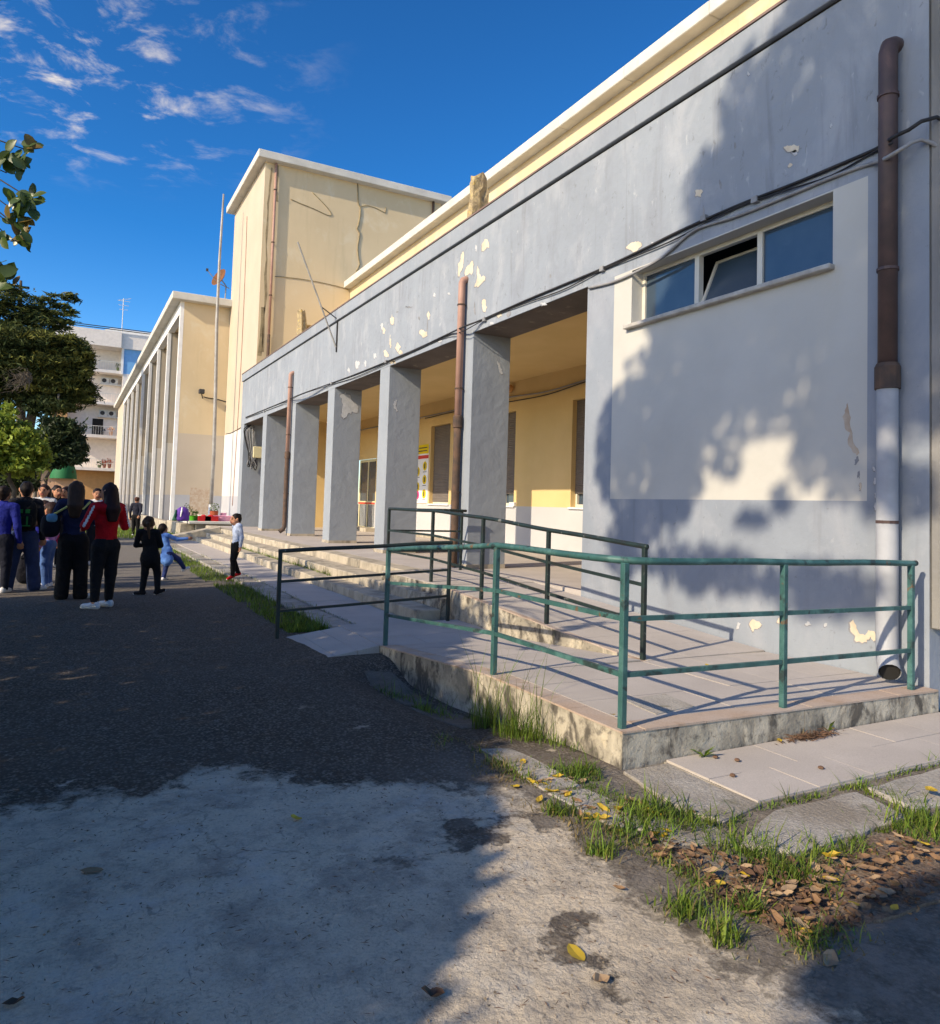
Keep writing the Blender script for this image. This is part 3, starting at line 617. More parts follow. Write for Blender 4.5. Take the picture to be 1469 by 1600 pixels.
MB().box(XF, XF+PD, 29.63, 30.2, 0, ZL).build('end_pier', 'greycol', wing, bevel=.008)
MB().box(XF+PD, XB, 29.95, 30.2, 0, 4.74).build('far_wall', 'ochre', wing)
# portico ceiling, floor
MB().box(XF+PD, XB, 7.83, 30.0, 4.74, 4.84).build('ceiling', 'ochre', wing)
MB().box(5.105, XB, 10.95, 30.0, .0, .418).build('floor', 'tile', wing); MB().box(5.88, XB, 7.83, 10.945, .0, .418).build('floor', 'tile', wing)
# back wall with windows and door
WIN = [(11.75, 13.95), (16.42, 17.85), (20.18, 21.55), (24.0, 25.3)]
holes = [(a, b, 1.51, 3.98, None) for a, b in WIN]+[(26.3, 28.2, ZF, 3.16, None)]
bw = rectwall('x', XB, 7.83, 30.0, ZF-.1, 4.74, [(7.83, 30, ZF-.1, 1.50, 1)]+holes, flip=True); bw.build('back_wall', ['ochre', 'dadoin'], wing)
for a, b in WIN:
    r = MB(); d = .24
    r.quad((XB, b, 1.51), (XB+d, b, 1.51), (XB+d, b, 3.98), (XB, b, 3.98)); r.quad((XB, a, 3.98), (XB+d, a, 3.98), (XB+d, a, 1.51), (XB, a, 1.51))
    r.quad((XB, b, 3.98), (XB+d, b, 3.98), (XB+d, a, 3.98), (XB, a, 3.98)); r.quad((XB, a, 1.51), (XB+d, a, 1.51), (XB+d, b, 1.51), (XB, b, 1.51))
    wv = r.build('window', 'ochre', wing)
    s = MB(); z = 3.97; down = 1.86 if a < 18 else 1.62
    while z > down:
        s.add([(XB+.13, a, z), (XB+.13, b, z), (XB+.118, b, z-.028), (XB+.118, a, z-.028), (XB+.13, b, z-.05), (XB+.13, a, z-.05)], [(0, 3, 2, 1), (3, 5, 4, 2)]); z -= .05
    s.build('roller_shutter', 'shutter', wv)
    f = MB(); f.box(XB+.14, XB+.2, a, a+.06, 1.515, 3.97); f.box(XB+.14, XB+.2, b-.06, b, 1.515, 3.97); f.box(XB+.14, XB+.2, a+.06, b-.06, 1.515, 1.58); f.box(XB+.14, XB+.2, (a+b)/2-.03, (a+b)/2+.03, 1.58, 3.97); f.build('frame', 'frame', wv)
    MB().box(XB+.205, XB+.215, a, b, 1.51, 3.98).build('pane', 'glass', wv)
    MB().box(XB-.05, XB+.12, a-.05, b+.05, 1.465, 1.512).build('sill', 'whitep', wv, bevel=.006)
MB().box(XB-.06, XB-.001, 16.30, 16.55, 1.50, 1.60).build('shutter_box', 'whitep', wing)
dr = MB(); dr.box(XB+.05, XB+.11, 26.3, 26.40, ZF, 3.16); dr.box(XB+.05, XB+.11, 28.1, 28.2, ZF, 3.16); dr.box(XB+.05, XB+.11, 26.4, 28.1, 3.06, 3.16); dr.box(XB+.05, XB+.11, 27.2, 27.3, ZF, 3.06)
for a, b in ((26.4, 27.2), (27.3, 28.1)):
    dr.box(XB+.055, XB+.105, a, b, ZF, ZF+.15); dr.box(XB+.055, XB+.105, a, b, 1.42, 1.55)
do = dr.build('entrance_door', 'boxcream', wing)
for a, b in ((26.4, 27.2), (27.3, 28.1)):
    MB().box(XB+.075, XB+.085, a, b, ZF+.15, 1.42).build('pane', 'glass', do); MB().box(XB+.075, XB+.085, a, b, 1.55, 3.06).build('pane', 'glass', do)
    for k in range(5):
        MB().box(XB+.06, XB+.07, a+.09+.14*k, a+.11+.14*k, ZF+.15, 1.42).build('bar', 'whitep', do)
MB().box(XB+.03, XB+.05, 26.3, 28.2, 1.44, 1.50).build('push_bar', 'pred', do)
MB().box(XB-.45, XB-.002, 26.0, 28.5, ZF-.02, ZF+.14).build('door_step', 'stone', wing, bevel=.01)
sk = MB(); sk.box(XB-.012, XB-.002, 7.9, 25.9, ZF, ZF+.09); sk.build('wall_skirting', 'stone', wing)
# rust-brown doormat-like dark strip seen at the foot of the back wall is the skirting in shade

# flaked paint: irregular shallow patches standing 3 mm proud of the painted wall
def patch(pts_yz, mt, x=XF, parent=wing, nm='peeled_patch', th=.003, face='x'):
    fine_ = []
    for i in range(len(pts_yz)):
        a_, b_ = pts_yz[i], pts_yz[(i+1) % len(pts_yz)]; L0 = math.hypot(b_[0]-a_[0], b_[1]-a_[1])
        for q_ in range(4): fine_.append((a_[0]+(b_[0]-a_[0])*q_/4+(rnd.gauss(0, .08)*L0 if q_ else 0), a_[1]+(b_[1]-a_[1])*q_/4+(rnd.gauss(0, .08)*L0 if q_ else 0)))
    pts_yz = fine_
    n = len(pts_yz); cy_ = sum(p[0] for p in pts_yz)/n; cz_ = sum(p[1] for p in pts_yz)/n
    b = MB()
    f = (lambda y, z, d: (x-d, y, z)) if face == 'x' else (lambda xx, z, d: (xx, x-d, z))
    b.v = [f(y, z, 0.0005) for y, z in pts_yz]+[f(y, z, th) for y, z in pts_yz]
    for i in range(n):
        j = (i+1) % n; b.f.append((i, j, n+j, n+i))
    b.f.append(tuple(range(n, 2*n)))
    b.m = [0]*len(b.f)
    if mt in ('peel', 'peelw') and nm == 'peeled_patch':      # dark under-sheet painting the shade of a lifted paint edge
        rim = MB(); e_ = [(cy_+(y-cy_)*1.13+.004, cz_+(z-cz_)*1.10-.006) for y, z in pts_yz]
        rim.v = [f(y, z, 0.0012) for y, z in e_]; rim.f = [tuple(range(n))]; rim.m = [0]; rim.build('rim_shade', 'peeld', parent)
    return b.build(nm, mt, parent)
def pxpatch(pix, mt, x=XF, **k): 
    q = [onx(a, b, x) for a, b in pix]; return patch([(p.y, p.z) for p in q], mt, x, **k)
def blob(px, py, rx, ry, mt, x=XF, n=11, rough=.45, **k):
    ph = rnd.uniform(0, 6.28)
    pts = []
    for i in range(n):
        a = 2*math.pi*i/n; r = 1+rough*rnd.uniform(-1, 1)
        pts.append((px+rx*r*math.cos(a), py+ry*r*math.sin(a)))
    return pxpatch(pts, mt, x, **k)
kz = 100/1469.0
def Z7(l): return [(700+a*kz, 360+b*kz) for a, b in l]
pxpatch(Z7([(355, 480), (370, 560), (360, 720), (340, 860), (285, 960), (265, 1060), (235, 1050), (240, 920), (235, 760), (285, 720), (300, 590)]), 'peel')
pxpatch(Z7([(560, 700), (590, 780), (575, 860), (580, 940), (545, 1020), (500, 980), (400, 1045), (385, 980), (420, 850), (490, 790)]), 'peel')
pxpatch(Z7([(685, 810), (720, 900), (755, 1060), (860, 1070), (850, 1150), (760, 1230), (690, 1300), (610, 1290), (660, 1170), (680, 1060), (665, 940)]), 'peel')
pxpatch(Z7([(840, 210), (900, 200), (940, 290), (950, 400), (890, 380), (830, 470), (780, 480), (775, 330)]), 'peel')
pxpatch(Z7([(640, 330), (670, 370), (660, 500), (625, 420)]), 'peelw')
for (px, py, rx, ry, mt) in [(1237, 232, 10, 6, 'peel'), (1243, 239, 5, 4, 'peelw'), (1235, 258, 3, 4, 'peel'), (1149, 228, 1.5, 5, 'peeld'), (1299, 196, 2, 3, 'peelw'),
    (992, 384, 11, 7, 'peel'), (1092, 302, 7, 5, 'peel'), (1100, 330, 1, 7, 'peeld'), (1126, 288, 1.5, 7, 'peeld'), (757, 480, 4, 9, 'peel'), (742, 482, 1.5, 8, 'peeld'),
    (600, 517, 2, 5, 'peel'), (613, 500, 2.4, 7, 'peel'), (597, 510, 2, 4, 'peelw'), (622, 542, 3.5, 6, 'peel'), (626, 550, 3.5, 4, 'peel'), (610, 535, 1.2, 9, 'peel'), (603, 553, 4, 5, 'peel'), (670, 493, 2, 6, 'peel'), (662, 521, 6, 5, 'peel'), (668, 508, 1.2, 7, 'peeld'),
    (558, 570, 4, 5, 'peelw'), (571, 568, 2, 4, 'peelw'), (545, 578, 1.5, 4, 'peelw'), (586, 556, 2, 4, 'peelw'), (679, 461, 2, 3, 'peelw'), (702, 459, 2, 2, 'peelw'), (640, 480, 5, 1.5, 'peeld'), (621, 487, 2, 1.2, 'peeld'), (655, 497, 1.2, 3, 'peeld'),
    (780, 492, 5, 4, 'peel'), (795, 490, 3, 5, 'peeld'), (768, 505, 3, 2, 'peelw'), (613, 565, 5, 3.5, 'peel'), (688, 533, 3, 2, 'peelw'), (850, 475, 4, 2.5, 'peelw'), (860, 432, 1.5, 3, 'peeld'),
    (1178, 977, 9, 8, 'peel'), (1154, 978, 3, 5, 'peelw'), (1219, 970, 4, 6, 'peel'), (1263, 975, 4, 3, 'peelw'), (1290, 976, 3, 4, 'peelw'), (1375, 888, 4, 6, 'peelw'), (1370, 773, 2.5, 5, 'peelw'), (1368, 752, 2, 5, 'peelw'), (1369, 790, 3, 6, 'peelw'), (1372, 806, 2, 7, 'peel'), (1366, 733, 2, 5, 'peelw'),
    (1342, 742, 2, 5, 'peeld'), (1345, 760, 1.5, 6, 'peel'), (1339, 720, 3, 6, 'peeld'), (1020, 380, 2, 2, 'peelw'), (1170, 115, 2, 3, 'peelw'), (1300, 420, 1.5, 1.5, 'peeld')]:
    blob(px, py, rx, ry, mt)
k3 = 269/1388.0
def Z12(l): return [(1200+a*k3, 820+b*k3) for a, b in l]
pxpatch(Z12([(690, 765), (715, 820), (740, 880), (790, 885), (815, 850), (860, 860), (900, 930), (850, 940), (830, 900), (800, 945), (715, 945), (670, 860), (660, 790)]), 'peel')
pxpatch([(1325, 630), (1328, 660), (1333, 690), (1343, 708), (1339, 712), (1328, 698), (1322, 672), (1321, 645)], 'rustst')
for (px, py, rx, ry, mt) in [(748, 590, 1.2, 4, 'peelw'), ]:
    pass
# damaged plaster on a pillar side (faces the camera)
q = [ony(a, b, PY[2]) for a, b in [(531, 618), (540, 612), (552, 628), (560, 636), (556, 645), (545, 645), (537, 655), (533, 648), (536, 632)]]
patch([(p.x, p.z) for p in q], 'peelw', PY[2], face='y')
q = [ony(a, b, PY[0]) for a, b in [(777, 564), (781, 568), (783, 576), (786, 584), (783, 585), (779, 575)]]
patch([(p.x, p.z) for p in q], 'peelw', PY[0], face='y')
q = [ony(a, b, PY[1]) for a, b in [(614, 632), (619, 624), (621, 626), (618, 634), (622, 642), (619, 643)]]
patch([(p.x, p.z) for p in q], 'peelw', PY[1], face='y')

# ------------------------------------------------------------------ downpipes, cables, box
def bracket(b, x, y, z, r): b.tube([(x, y, z-.012), (x, y, z+.012)], r+.012, 12); b.box(x, XF+.01, y-.01, y+.01, z-.008, z+.008)
def downpipe(label, x, y, r, ztop, zsplit, zbot, up, low, foot=None, split_r=None):
    t = thing('downpipe', label, 'downpipe', group=None)
    MB().tube([(x, y, zsplit), (x, y, ztop-r), (x+.02, y, ztop-.02), (x+.06, y, ztop), (XF+.03, y, ztop+.005)], r, 14).build('upper_pipe', up, t, smooth=True)
    MB().tube([(x, y, zsplit-.16), (x, y, zsplit+.02), (x, y, zsplit+.05)], [r*1.32, r*1.32, r*1.12], 14).build('coupling', 'piperust', t, smooth=False)
    pts = [(x, y, zsplit-.15)]; n = 6
    for i in range(1, n): pts.append((x, y, zsplit-.15+(zbot+.25-zsplit+.15)*i/n))
    if foot: pts += [(x, y, zbot+.22), (x+foot[0]*.25, y+foot[1]*.25, zbot+.14), (x+foot[0], y+foot[1], zbot+.07)]
    else: pts += [(x, y, zbot)]
    MB().tube(pts, r*(split_r or 1.05), 14, cap=not foot).build('lower_pipe', low, t, smooth=True)
    if foot: MB().tube([Vector(pts[-1])-Vector((foot[0], foot[1], -.05))*.06, Vector(pts[-1])-Vector((foot[0], foot[1], -.05))*.3], r*.97, 14).build('dark_bore', 'dark', t)
    for zb in (ztop-.45, ztop-1.9, (zsplit+zbot)/2): 
        b = MB(); bracket(b, x, y, zb, r); b.build('bracket', 'piperust' if up != 'pipebrown' else 'pipebrown', t)
    return t
downpipe('thick dark brown downpipe with rusty joint and grey lower half beside the ramp', XF-.10, 3.685, .072, 5.38, 2.66, .20, 'pipebrown', 'pipegrey', foot=(-.12, -.10), split_r=1.12)
downpipe('copper pink downpipe with dark rusty lower half on the pillar where the railing ends', XF-.09, 11.28, .062, 5.36, 2.95, .43, 'pipepink', 'piperust')
downpipe('copper pink downpipe with rusty lower half in front of the pillar far along the portico', XF-.09, 22.52, .062, 5.36, 2.90, .46, 'pipepink', 'piperust', foot=(-.14, 0))
def cable(name, label, pts, r, mt, parent=None):
    P = [Vector(p) for p in pts]; out = []
    for i in range(len(P)-1):
        n = max(2, int((P[i+1]-P[i]).length/.12)); 
        for k in range(n):
            t_ = k/n; a = P[max(i-1, 0)]; b = P[i]; c = P[i+1]; d = P[min(i+2, len(P)-1)]
            out.append(0.5*((2*b)+(c-a)*t_+(2*a-5*b+4*c-d)*t_*t_+(3*b-a-3*c+d)*t_**3))
    out.append(P[-1])
    o = MB().tube(out, r, 6).build(name, mt, parent, smooth=True)
    if label: tag(o, label, 'cable')
    return o
XC_ = XF-.022
def cp(px, py, x=XC_): return onx(px, py, x)
main = [(6.3, 3.30, 4.50), (5.86, 3.34, 4.62), cp(1420, 203, XF-.19), cp(1395, 215, XF-.2), cp(1370, 232), cp(1300, 262), cp(1240, 287), cp(1150, 322), cp(1060, 362), cp(1000, 392), cp(940, 420), cp(880, 445), cp(820, 470), cp(757, 498), cp(726, 510, XF-.17), cp(700, 522), cp(640, 550), cp(560, 583), cp(517, 599), cp(470, 616, XF-.17), cp(440, 629), cp(384, 652)]
cable('wall_cable', 'black cable bundle strung along the foot of the grey parapet wall', main, .016, 'black')
cable('wall_cable', 'thin black cable sagging beside the main bundle on the grey parapet wall', [p if isinstance(p, tuple) else p+Vector((-.004, 0, -.045+.03*math.sin(i*2.1))) for i, p in enumerate(main[3:])], .009, 'black')
cable('wall_cable', 'grey plastic conduit running above the high window and over the downpipe', [(6.3, 3.30, 4.2), (5.95, 3.33, 4.36), cp(1440, 218, XF-.05), cp(1410, 232, XF-.19), cp(1385, 247, XF-.19), cp(1362, 255), cp(1300, 277), cp(1230, 306), cp(1150, 338), cp(1090, 357), cp(1062, 378), cp(1035, 402), cp(1000, 422), cp(960, 440), cp(920, 450)], .017, 'greycable')
for k, (px, py) in enumerate([(941, 420), (757, 499), (603, 565), (518, 599), (413, 643), (1100, 341), (1180, 312)]):
    p = cp(px, py, XF-.03); tag(MB().box(p.x-.02, p.x+.03, p.y-.035, p.y+.035, p.z-.03, p.z+.03).build('cable_clip', 'greycable'), 'small grey clip holding the cable bundle to the parapet wall', 'clip', 'cable clips along the parapet wall')
cable('wall_cable', 'grey cable pair along the ochre wall inside the portico', [(XB-.03, 12.2, 4.42), (XB-.03, 13.4, 4.37), (XB-.03, 15, 4.30), (XB-.03, 16.8, 4.36), (XB-.03, 19, 4.34), (XB-.03, 22, 4.33), (XB-.03, 29, 4.36)], .018, 'greycable')
cable('wall_cable', 'drooping dark cable under the pair on the ochre portico wall', [(XB-.03, 12.2, 4.36), (XB-.03, 13.4, 4.33), (XB-.03, 15, 4.22), (XB-.03, 16.8, 4.24), (XB-.03, 19, 4.29), (XB-.03, 22, 4.27)], .012, 'black')
lm = thing('wall_lamp', 'small round ceiling lamp high on the ochre portico wall', 'lamp')
MB().lathe([(.10, 0), (.11, .03), (.08, .09), (.03, .12)], 12).build('globe', 'aptorange', lm, smooth=True); lm.location = (XB-.06, 16.6, 4.56); lm.rotation_euler = (0, -math.pi/2, 0)
# meter box with a tangle of cables on the end pier
eb = thing('junction_box', 'cream electric box with a tangle of cables on the end pier', 'box')
p = ony(401, 707, 29.62)
MB().box(p.x-.17, p.x+.17, 29.42, 29.60, p.z-.22, p.z+.22).build('case', 'boxcream', eb, bevel=.02)
for k in range(9):
    a = rnd.uniform(-.3, .15)
    pts = [(p.x-.35+rnd.uniform(0, .25), 29.55, ZL-.02-rnd.uniform(0, .1)), (p.x-.25+a, 29.5, p.z+.8+rnd.uniform(-.2, .2)), (p.x-.2+a*.6, 29.48, p.z+.1), (p.x-.15+rnd.uniform(-.25, .2), 29.5, p.z-.45-rnd.uniform(0, .25)), (p.x+.02, 29.55, p.z-.2)]
    cable('tail', None, pts, .02, 'black' if k % 2 else 'greycable', eb)

# notice board with hygiene pictograms beside the shutter window
po = thing('notice_poster', 'white notice poster with yellow heading and round pictograms on the portico wall', 'poster')
y0, y1, z0, z1 = 21.62, 22.75, 1.52, 3.42
MB().box(XB-.03, XB-.002, y0, y1, z0, z1).build('panel', 'pwhite', po)
MB().box(XB-.034, XB-.0305, y0, y1, 3.12, z1).build('yellow_heading', 'pyellow', po)
MB().box(XB-.034, XB-.0305, y0, y1, 2.96, 3.07).build('red_band', 'pred', po)
for k in range(2): MB().box(XB-.037, XB-.0345, y0+.12, y1-.2*(k+1), 3.20+.10*k, 3.23+.10*k).build('heading_line', 'dkgrey', po)
for k, (yy, zz, mt) in enumerate([(21.88, 2.72, 'pyellow'), (22.4, 2.55, 'pyellow'), (21.88, 2.28, 'pyellow'), (22.4, 2.05, 'pyellow'), (21.88, 1.82, 'pyellow'), (22.4, 1.78, 'pink')]):
    d = MB(); n = 16
    d.tube([(XB-.0305, yy, zz), (XB-.035, yy, zz)], .15, 16); di = d.build('pictogram', mt, po)
    MB().box(XB-.038, XB-.0352, yy-.04, yy+.04, zz-.08, zz+.08).build('figure', 'dkgrey', di)
    MB().box(XB-.033, XB-.0305, yy-.13, yy+.13, zz-.20, zz-.18).build('caption_line', 'dkgrey', po)

# flag rod on its bracket, weathered stumps on the roof
fr_ = thing('flag_rod', 'thin grey flag rod slanting out from a bracket on the parapet wall', 'rod')
MB().tube([(5.85, 18.35, 5.42), (4.75, 18.35, 7.95)], .022, 8).build('rod', 'metalgrey', fr_)
b = MB(); b.tube([(5.86, 18.35, 5.30), (5.86, 18.35, 6.46)], .02, 6); b.tube([(5.86, 18.35, 6.15), (5.40, 18.35, 6.42)], .014, 6); b.tube([(5.86, 18.20, 6.15), (5.86, 18.5, 6.15)], .012, 6); b.build('bracket', 'black', fr_)
def stump(label, x, y, z, h, r, seed, lean):
    R = random.Random(seed); b = MB(); rings = 9; n = 10; o = 0
    for i in range(rings):
        t = i/(rings-1)
        for j in range(n):
            a = 2*math.pi*j/n; rr = r*(1-.35*t)*(1+.30*math.sin(3*a+seed)+R.uniform(-.15, .15))
            b.v.append((x+lean[0]*t+rr*math.cos(a)*.8, y+lean[1]*t+rr*math.sin(a), z+h*t+(R.uniform(-.08, .08) if i else 0)))
    for i in range(rings-1):
        for j in range(n): b.f.append((i*n+j, i*n+(j+1) % n, (i+1)*n+(j+1) % n, (i+1)*n+j))
    b.f.append(tuple((rings-1)*n+j for j in range(n))); b.f.append(tuple(reversed(range(n)))); b.m = [0]*len(b.f)
    tag(b.build('chimney_stump', 'lichen', smooth=False), label, 'chimney')
stump('lichen-covered broken stone stump on the roof above the pink downpipe', 6.40, 11.95, 6.05, 1.52, .26, 3, (0, .02))
stump('thin leaning stone stump on the roof against the yellow tower', 6.40, 23.55, 6.05, 1.58, .22, 8, (0, .35))
# ================================================================== SCHOOL: UPPER BLOCK, TOWER, CLASSROOM BLOCK
ub = thing('school_upper_block', 'yellow upper storey set back above the grey portico wing, with pale cornice', 'building')
XU = 10.27
rectwall('x', XU, 3.0, 30.55, 6.0, 10.67, [], flip=True).build('wall', 'yellow', ub)
MB().box(XU+.01, 22, 2.95, 3.2, 6.0, 10.67).build('end_wall', 'yellow', ub)
y = 2.6
while y < 30.4:      # cornice in cast lengths
    l = min(2.4, 30.55-y)
    MB().box(XU-.30, XU+.6, y, y+l-.008, 10.67, 10.95).build('cornice_length', 'slab', ub, bevel=.015); y += l
MB().box(XU+.6, 22, 2.6, 30.5, 10.70, 10.9).build('roof', 'slab', ub)

tw = thing('school_tower', 'tall square yellow stair tower with overhanging flat roof', 'building')
XT, YT, YT2, ZT = 6.45, 30.58, 36.95, 15.36
rectwall('x', XT, YT, YT2, -.2, ZT, [(YT, YT2, 1.6, 4.5, 1), (YT, YT2, -.2, 1.6, 2)], flip=True).build('side_wall', ['creamwall', 'white', 'dado'], tw)
wa = ony(465, 505, YT); wb = ony(503, 503, YT)
rectwall('y', YT, XT, 14.5, 4.5, ZT, [(wa.x, wb.x, 6.3, wa.z, None)]).build('front_wall', 'yellow', tw)
wr = MB(); wr.box(wa.x, wb.x, YT+.32, YT+.36, 6.2, wa.z+.1); wr.build('window_infill', 'lichen', tw)
wr = MB(); wr.quad((wa.x, YT, 6.3), (wa.x, YT+.33, 6.3), (wa.x, YT+.33, wa.z), (wa.x, YT, wa.z)); wr.quad((wa.x, YT, wa.z), (wa.x, YT+.33, wa.z), (wb.x, YT+.33, wa.z), (wb.x, YT, wa.z)); wr.quad((wb.x, YT, wa.z), (wb.x, YT+.33, wa.z), (wb.x, YT+.33, 6.3), (wb.x, YT, 6.3)); wr.build('window_reveal', 'yellow', tw)
MB().box(XT+.05, 14.5, YT2-.05, YT2-.001, 10, ZT).build('rear_wall', 'yellow', tw); MB().box(14.4, 14.5, YT+.01, YT2-.06, 6, ZT).build('rear_wall', 'yellow', tw)
MB().box(XT-.36, 14.85, YT-.36, YT2+.3, ZT, ZT+.32).build('roof_slab', 'slab', tw, bevel=.02)
tp = thing('downpipe', 'thin copper pink downpipe with dark stains on the corner of the yellow tower', 'downpipe')
MB().tube([(XT+.42, YT-.10, 15.34), (XT+.42, YT-.10, 8.2)], .055, 10).build('upper_pipe', 'pipepink', tp, smooth=True); MB().tube([(XT+.42, YT-.10, 8.2), (XT+.42, YT-.10, 6.05)], .065, 10).build('lower_pipe', 'piperust', tp, smooth=True)
for z in (14.2, 12.0, 9.8): 
    b = MB(); b.tube([(XT+.42, YT-.10, z), (XT+.42, YT-.10, z+.05)], .07, 10); b.box(XT+.40, XT+.44, YT-.1, YT+.01, z, z+.04); b.build('bracket', 'piperust', tp)
st2 = thing('downpipe', 'short dark pipe under the far eave of the yellow tower', 'downpipe'); MB().tube([(14.05, YT-.08, 15.34), (14.05, YT-.08, 11.0)], .06, 8).build('pipe', 'piperust', st2, smooth=True)
M['stain'] = mat('dark_damp_stain', (0.22, 0.17, 0.10), (0.34, 0.27, 0.16), 6, rough=0.95)
def ypx(px, py): p = ony(px, py, YT-.012); return p
def streak(pix, wdt, mt='stain', par=tw, n=3):
    P = [ony(a, b, YT) for a, b in pix]; L_ = []; R2 = []
    for i, p in enumerate(P):
        ww = wdt*(0.4+rnd.random()); L_.append((p.x-ww, p.z)); R2.append((p.x+ww*.7, p.z))
    pts = L_+R2[::-1]
    b = MB(); n = len(P)
    b.v = [(x, YT-.003, z) for x, z in L_]+[(x, YT-.003, z) for x, z in R2]
    b.f = [(i, n+i, n+i+1, i+1) for i in range(n-1)]; b.m = [0]*len(b.f)
    return b.build('damp_streak', mt, par)
streak([(425, 262), (424, 275), (422, 290), (421, 305), (419, 318), (419, 330), (418, 350), (417, 365), (416, 385), (417, 405), (415, 430), (416, 460), (413, 490), (412, 520), (411, 550)], .045)
streak([(433, 258), (434, 270), (433, 285), (432, 300), (433, 315)], .07)
streak([(412, 480), (410, 500), (409, 530), (406, 556)], .09)
cable('wall_cable', 'loose brown cable hanging down the front of the yellow tower', [ypx(558, 274), ypx(559, 290), ypx(560, 318), ypx(563, 323), ypx(563, 335), ypx(560, 352), ypx(558, 358), ypx(562, 365), ypx(559, 385), ypx(560, 402), ypx(562, 413), ypx(557, 424)], .03, 'stain')
cable('wall_cable', 'loop of brown cable at the top of the yellow tower front', [ypx(563, 323), ypx(572, 321), ypx(585, 324), ypx(597, 330), ypx(602, 332), ypx(603, 324)], .018, 'stain')
cable('wall_cable', 'thin faded cable drooping in a hook below the tower eave', [ypx(454, 311), ypx(470, 318), ypx(490, 326), ypx(512, 336), ypx(518, 335), ypx(512, 325), ypx(500, 312), ypx(488, 300)], .018, 'stain')
cable('wall_cable', 'thin cable crossing the yellow tower above the portico roof', [ypx(430, 432), ypx(445, 433), ypx(470, 436), ypx(500, 441), ypx(530, 448), ypx(544, 452)], .018, 'stain')
cable('wall_cable', 'thin rust-red cable down the side of the tower beside the portico', [onx(386, 338, XT-.015), onx(384, 400, XT-.015), onx(379, 520, XT-.015), onx(372, 650, XT-.015), onx(363, 790, XT-.015)], .016, 'pipepink')
cable('wall_cable', 'dark cable along the painted edge of the tower side', [onx(353, 678, XT-.015), onx(362, 676, XT-.015), onx(378, 667, XT-.015)], .014, 'black')

cb = thing('school_classroom_block', 'yellow classroom block with a row of tall white-edged fins', 'building')
XC, YC, ZC = 4.2, 36.97, 10.66; YE = 86.4; XD = 6.35
rectwall('y', YC, XC+.16, XT+.4, -.2, ZC, [(XC, 9, 1.6, 4.47, 1), (XC, 9, -.2, 1.6, 2)]).build('end_wall', ['yellow', 'creamwall', 'dado'], cb)
fins = [YC]+[41.75+5.05*i for i in range(8)]
for k, yf in enumerate(fins):
    b = MB(); b.box(XC, XC+.16, yf-(.0 if k else .004), yf+.26, -.2, ZC-.55); fo = b.build('fin', 'whitep', cb)
    r = rectwall('y', yf+.02, XC+.16, XD, -.2, ZC-.55, [(XC, XD, 1.6, 4.3, 1), (XC, XD, -.2, 1.6, 2)]) if k else None
    if r: r.build('fin_side', ['finside', 'finlow', 'dado'], fo)
    MB().box(XC+.16, XD, yf+.21, yf+.26, -.2, ZC-.55).build('fin_rear', 'creamwall', fo)
    # windows of the bay behind the fins
    y0, y1 = yf+.30, yf+4.7
    for z0, z1 in ((2.1, 4.6), (5.6, 9.2)):
        f = MB(); f.box(XD-.05, XD+.03, y0+.5, y1-.4, z0, z1); wv = f.build('window', 'frame', cb)
        for q in range(3):
            a = y0+.6+(y1-y0-1.1)*q/3; MB().box(XD-.06, XD-.052, a, a+(y1-y0-1.1)/3-.08, z0+.08, z1-.08).build('pane', 'glass', wv)
MB().box(XD, XD+.2, YC+.1, YE, -.2, ZC).build('bay_wall', 'creamwall', cb)
MB().box(XC-.003, XC+.3, YC+.003, 78, ZC-.55, ZC).build('fin_beam', 'whitep', cb)
MB().box(XC+.3, XD, YC+.003, 78, ZC-.5, ZC-.05).build('bay_soffit', 'yellow', cb)
MB().box(XC, XD, 77.4, YE, -.2, ZC).build('solid_end', 'creamwall', cb)
y = YC-.4
while y < YE+.3:
    l = min(6.2, YE+.4-y); MB().box(XC-.42, 18, y, y+l-.01, ZC, ZC+.34).build('roof_slab', 'slab', cb, bevel=.02); y += l
MB().box(XD+.2, 18, YE-.3, YE, 0, ZC).build('far_wall', 'creamwall', cb)
MB().box(XC-.25, XC+1.9, YC-.35, YC-.002, -.2, .36).build('plinth', 'stone', cb, bevel=.02); MB().box(XC-.25, XC-.004, YC, YE, -.2, .36).build('plinth', 'stone', cb, bevel=.02)
MB().box(5.02, 5.92, YC-.016, YC-.002, .54, 1.95).build('bare_render_patch', 'rustst', cb)
blob_pts = [ony(a, b, YC-.002) for a, b in [(289, 783), (293, 781), (295, 784), (291, 785)]]

# lamp, flagpole and dish on the classroom block
p = ony(315, 612, YC-.25)
fl = thing('flood_lamp', 'small dark flood lamp on the yellow end wall of the classroom block', 'lamp')
MB().box(p.x-.13, p.x+.13, p.y-.12, p.y+.1, p.z-.1, p.z+.12).build('head', 'dkgrey', fl, bevel=.03); MB().tube([(p.x+.1, YC-.02, p.z-.28), (p.x, p.y+.05, p.z-.05)], .025, 6).build('arm', 'dkgrey', fl)
cable('wall_cable', 'dark cable running from the flood lamp across the yellow end wall', [ony(318, 620, YC-.02), ony(326, 622, YC-.02), ony(340, 624, YC-.02), ony(354, 628, YC-.02)], .022, 'black')
fp = thing('flagpole', 'tall slim grey flagpole rising from the planter terrace', 'pole')
a = ony(328.3, 812, 34.6); b = ony(348.3, 303, 34.6)
pts = [(a.x, 34.6, .53)]+[(a.x+(b.x-a.x)*t+.05*math.sin(t*7), 34.6, .53+(b.z-.53)*t) for t in (.2, .4, .6, .8, .9, 1.0)]
MB().tube(pts, [.085, .085, .08, .075, .06, .05, .04], 10).build('pole', 'metalgrey', fp, smooth=True)
MB().tube([(a.x, 34.6, .53), (a.x, 34.6, 1.2)], .10, 10).build('foot_sleeve', 'whitep', fp)
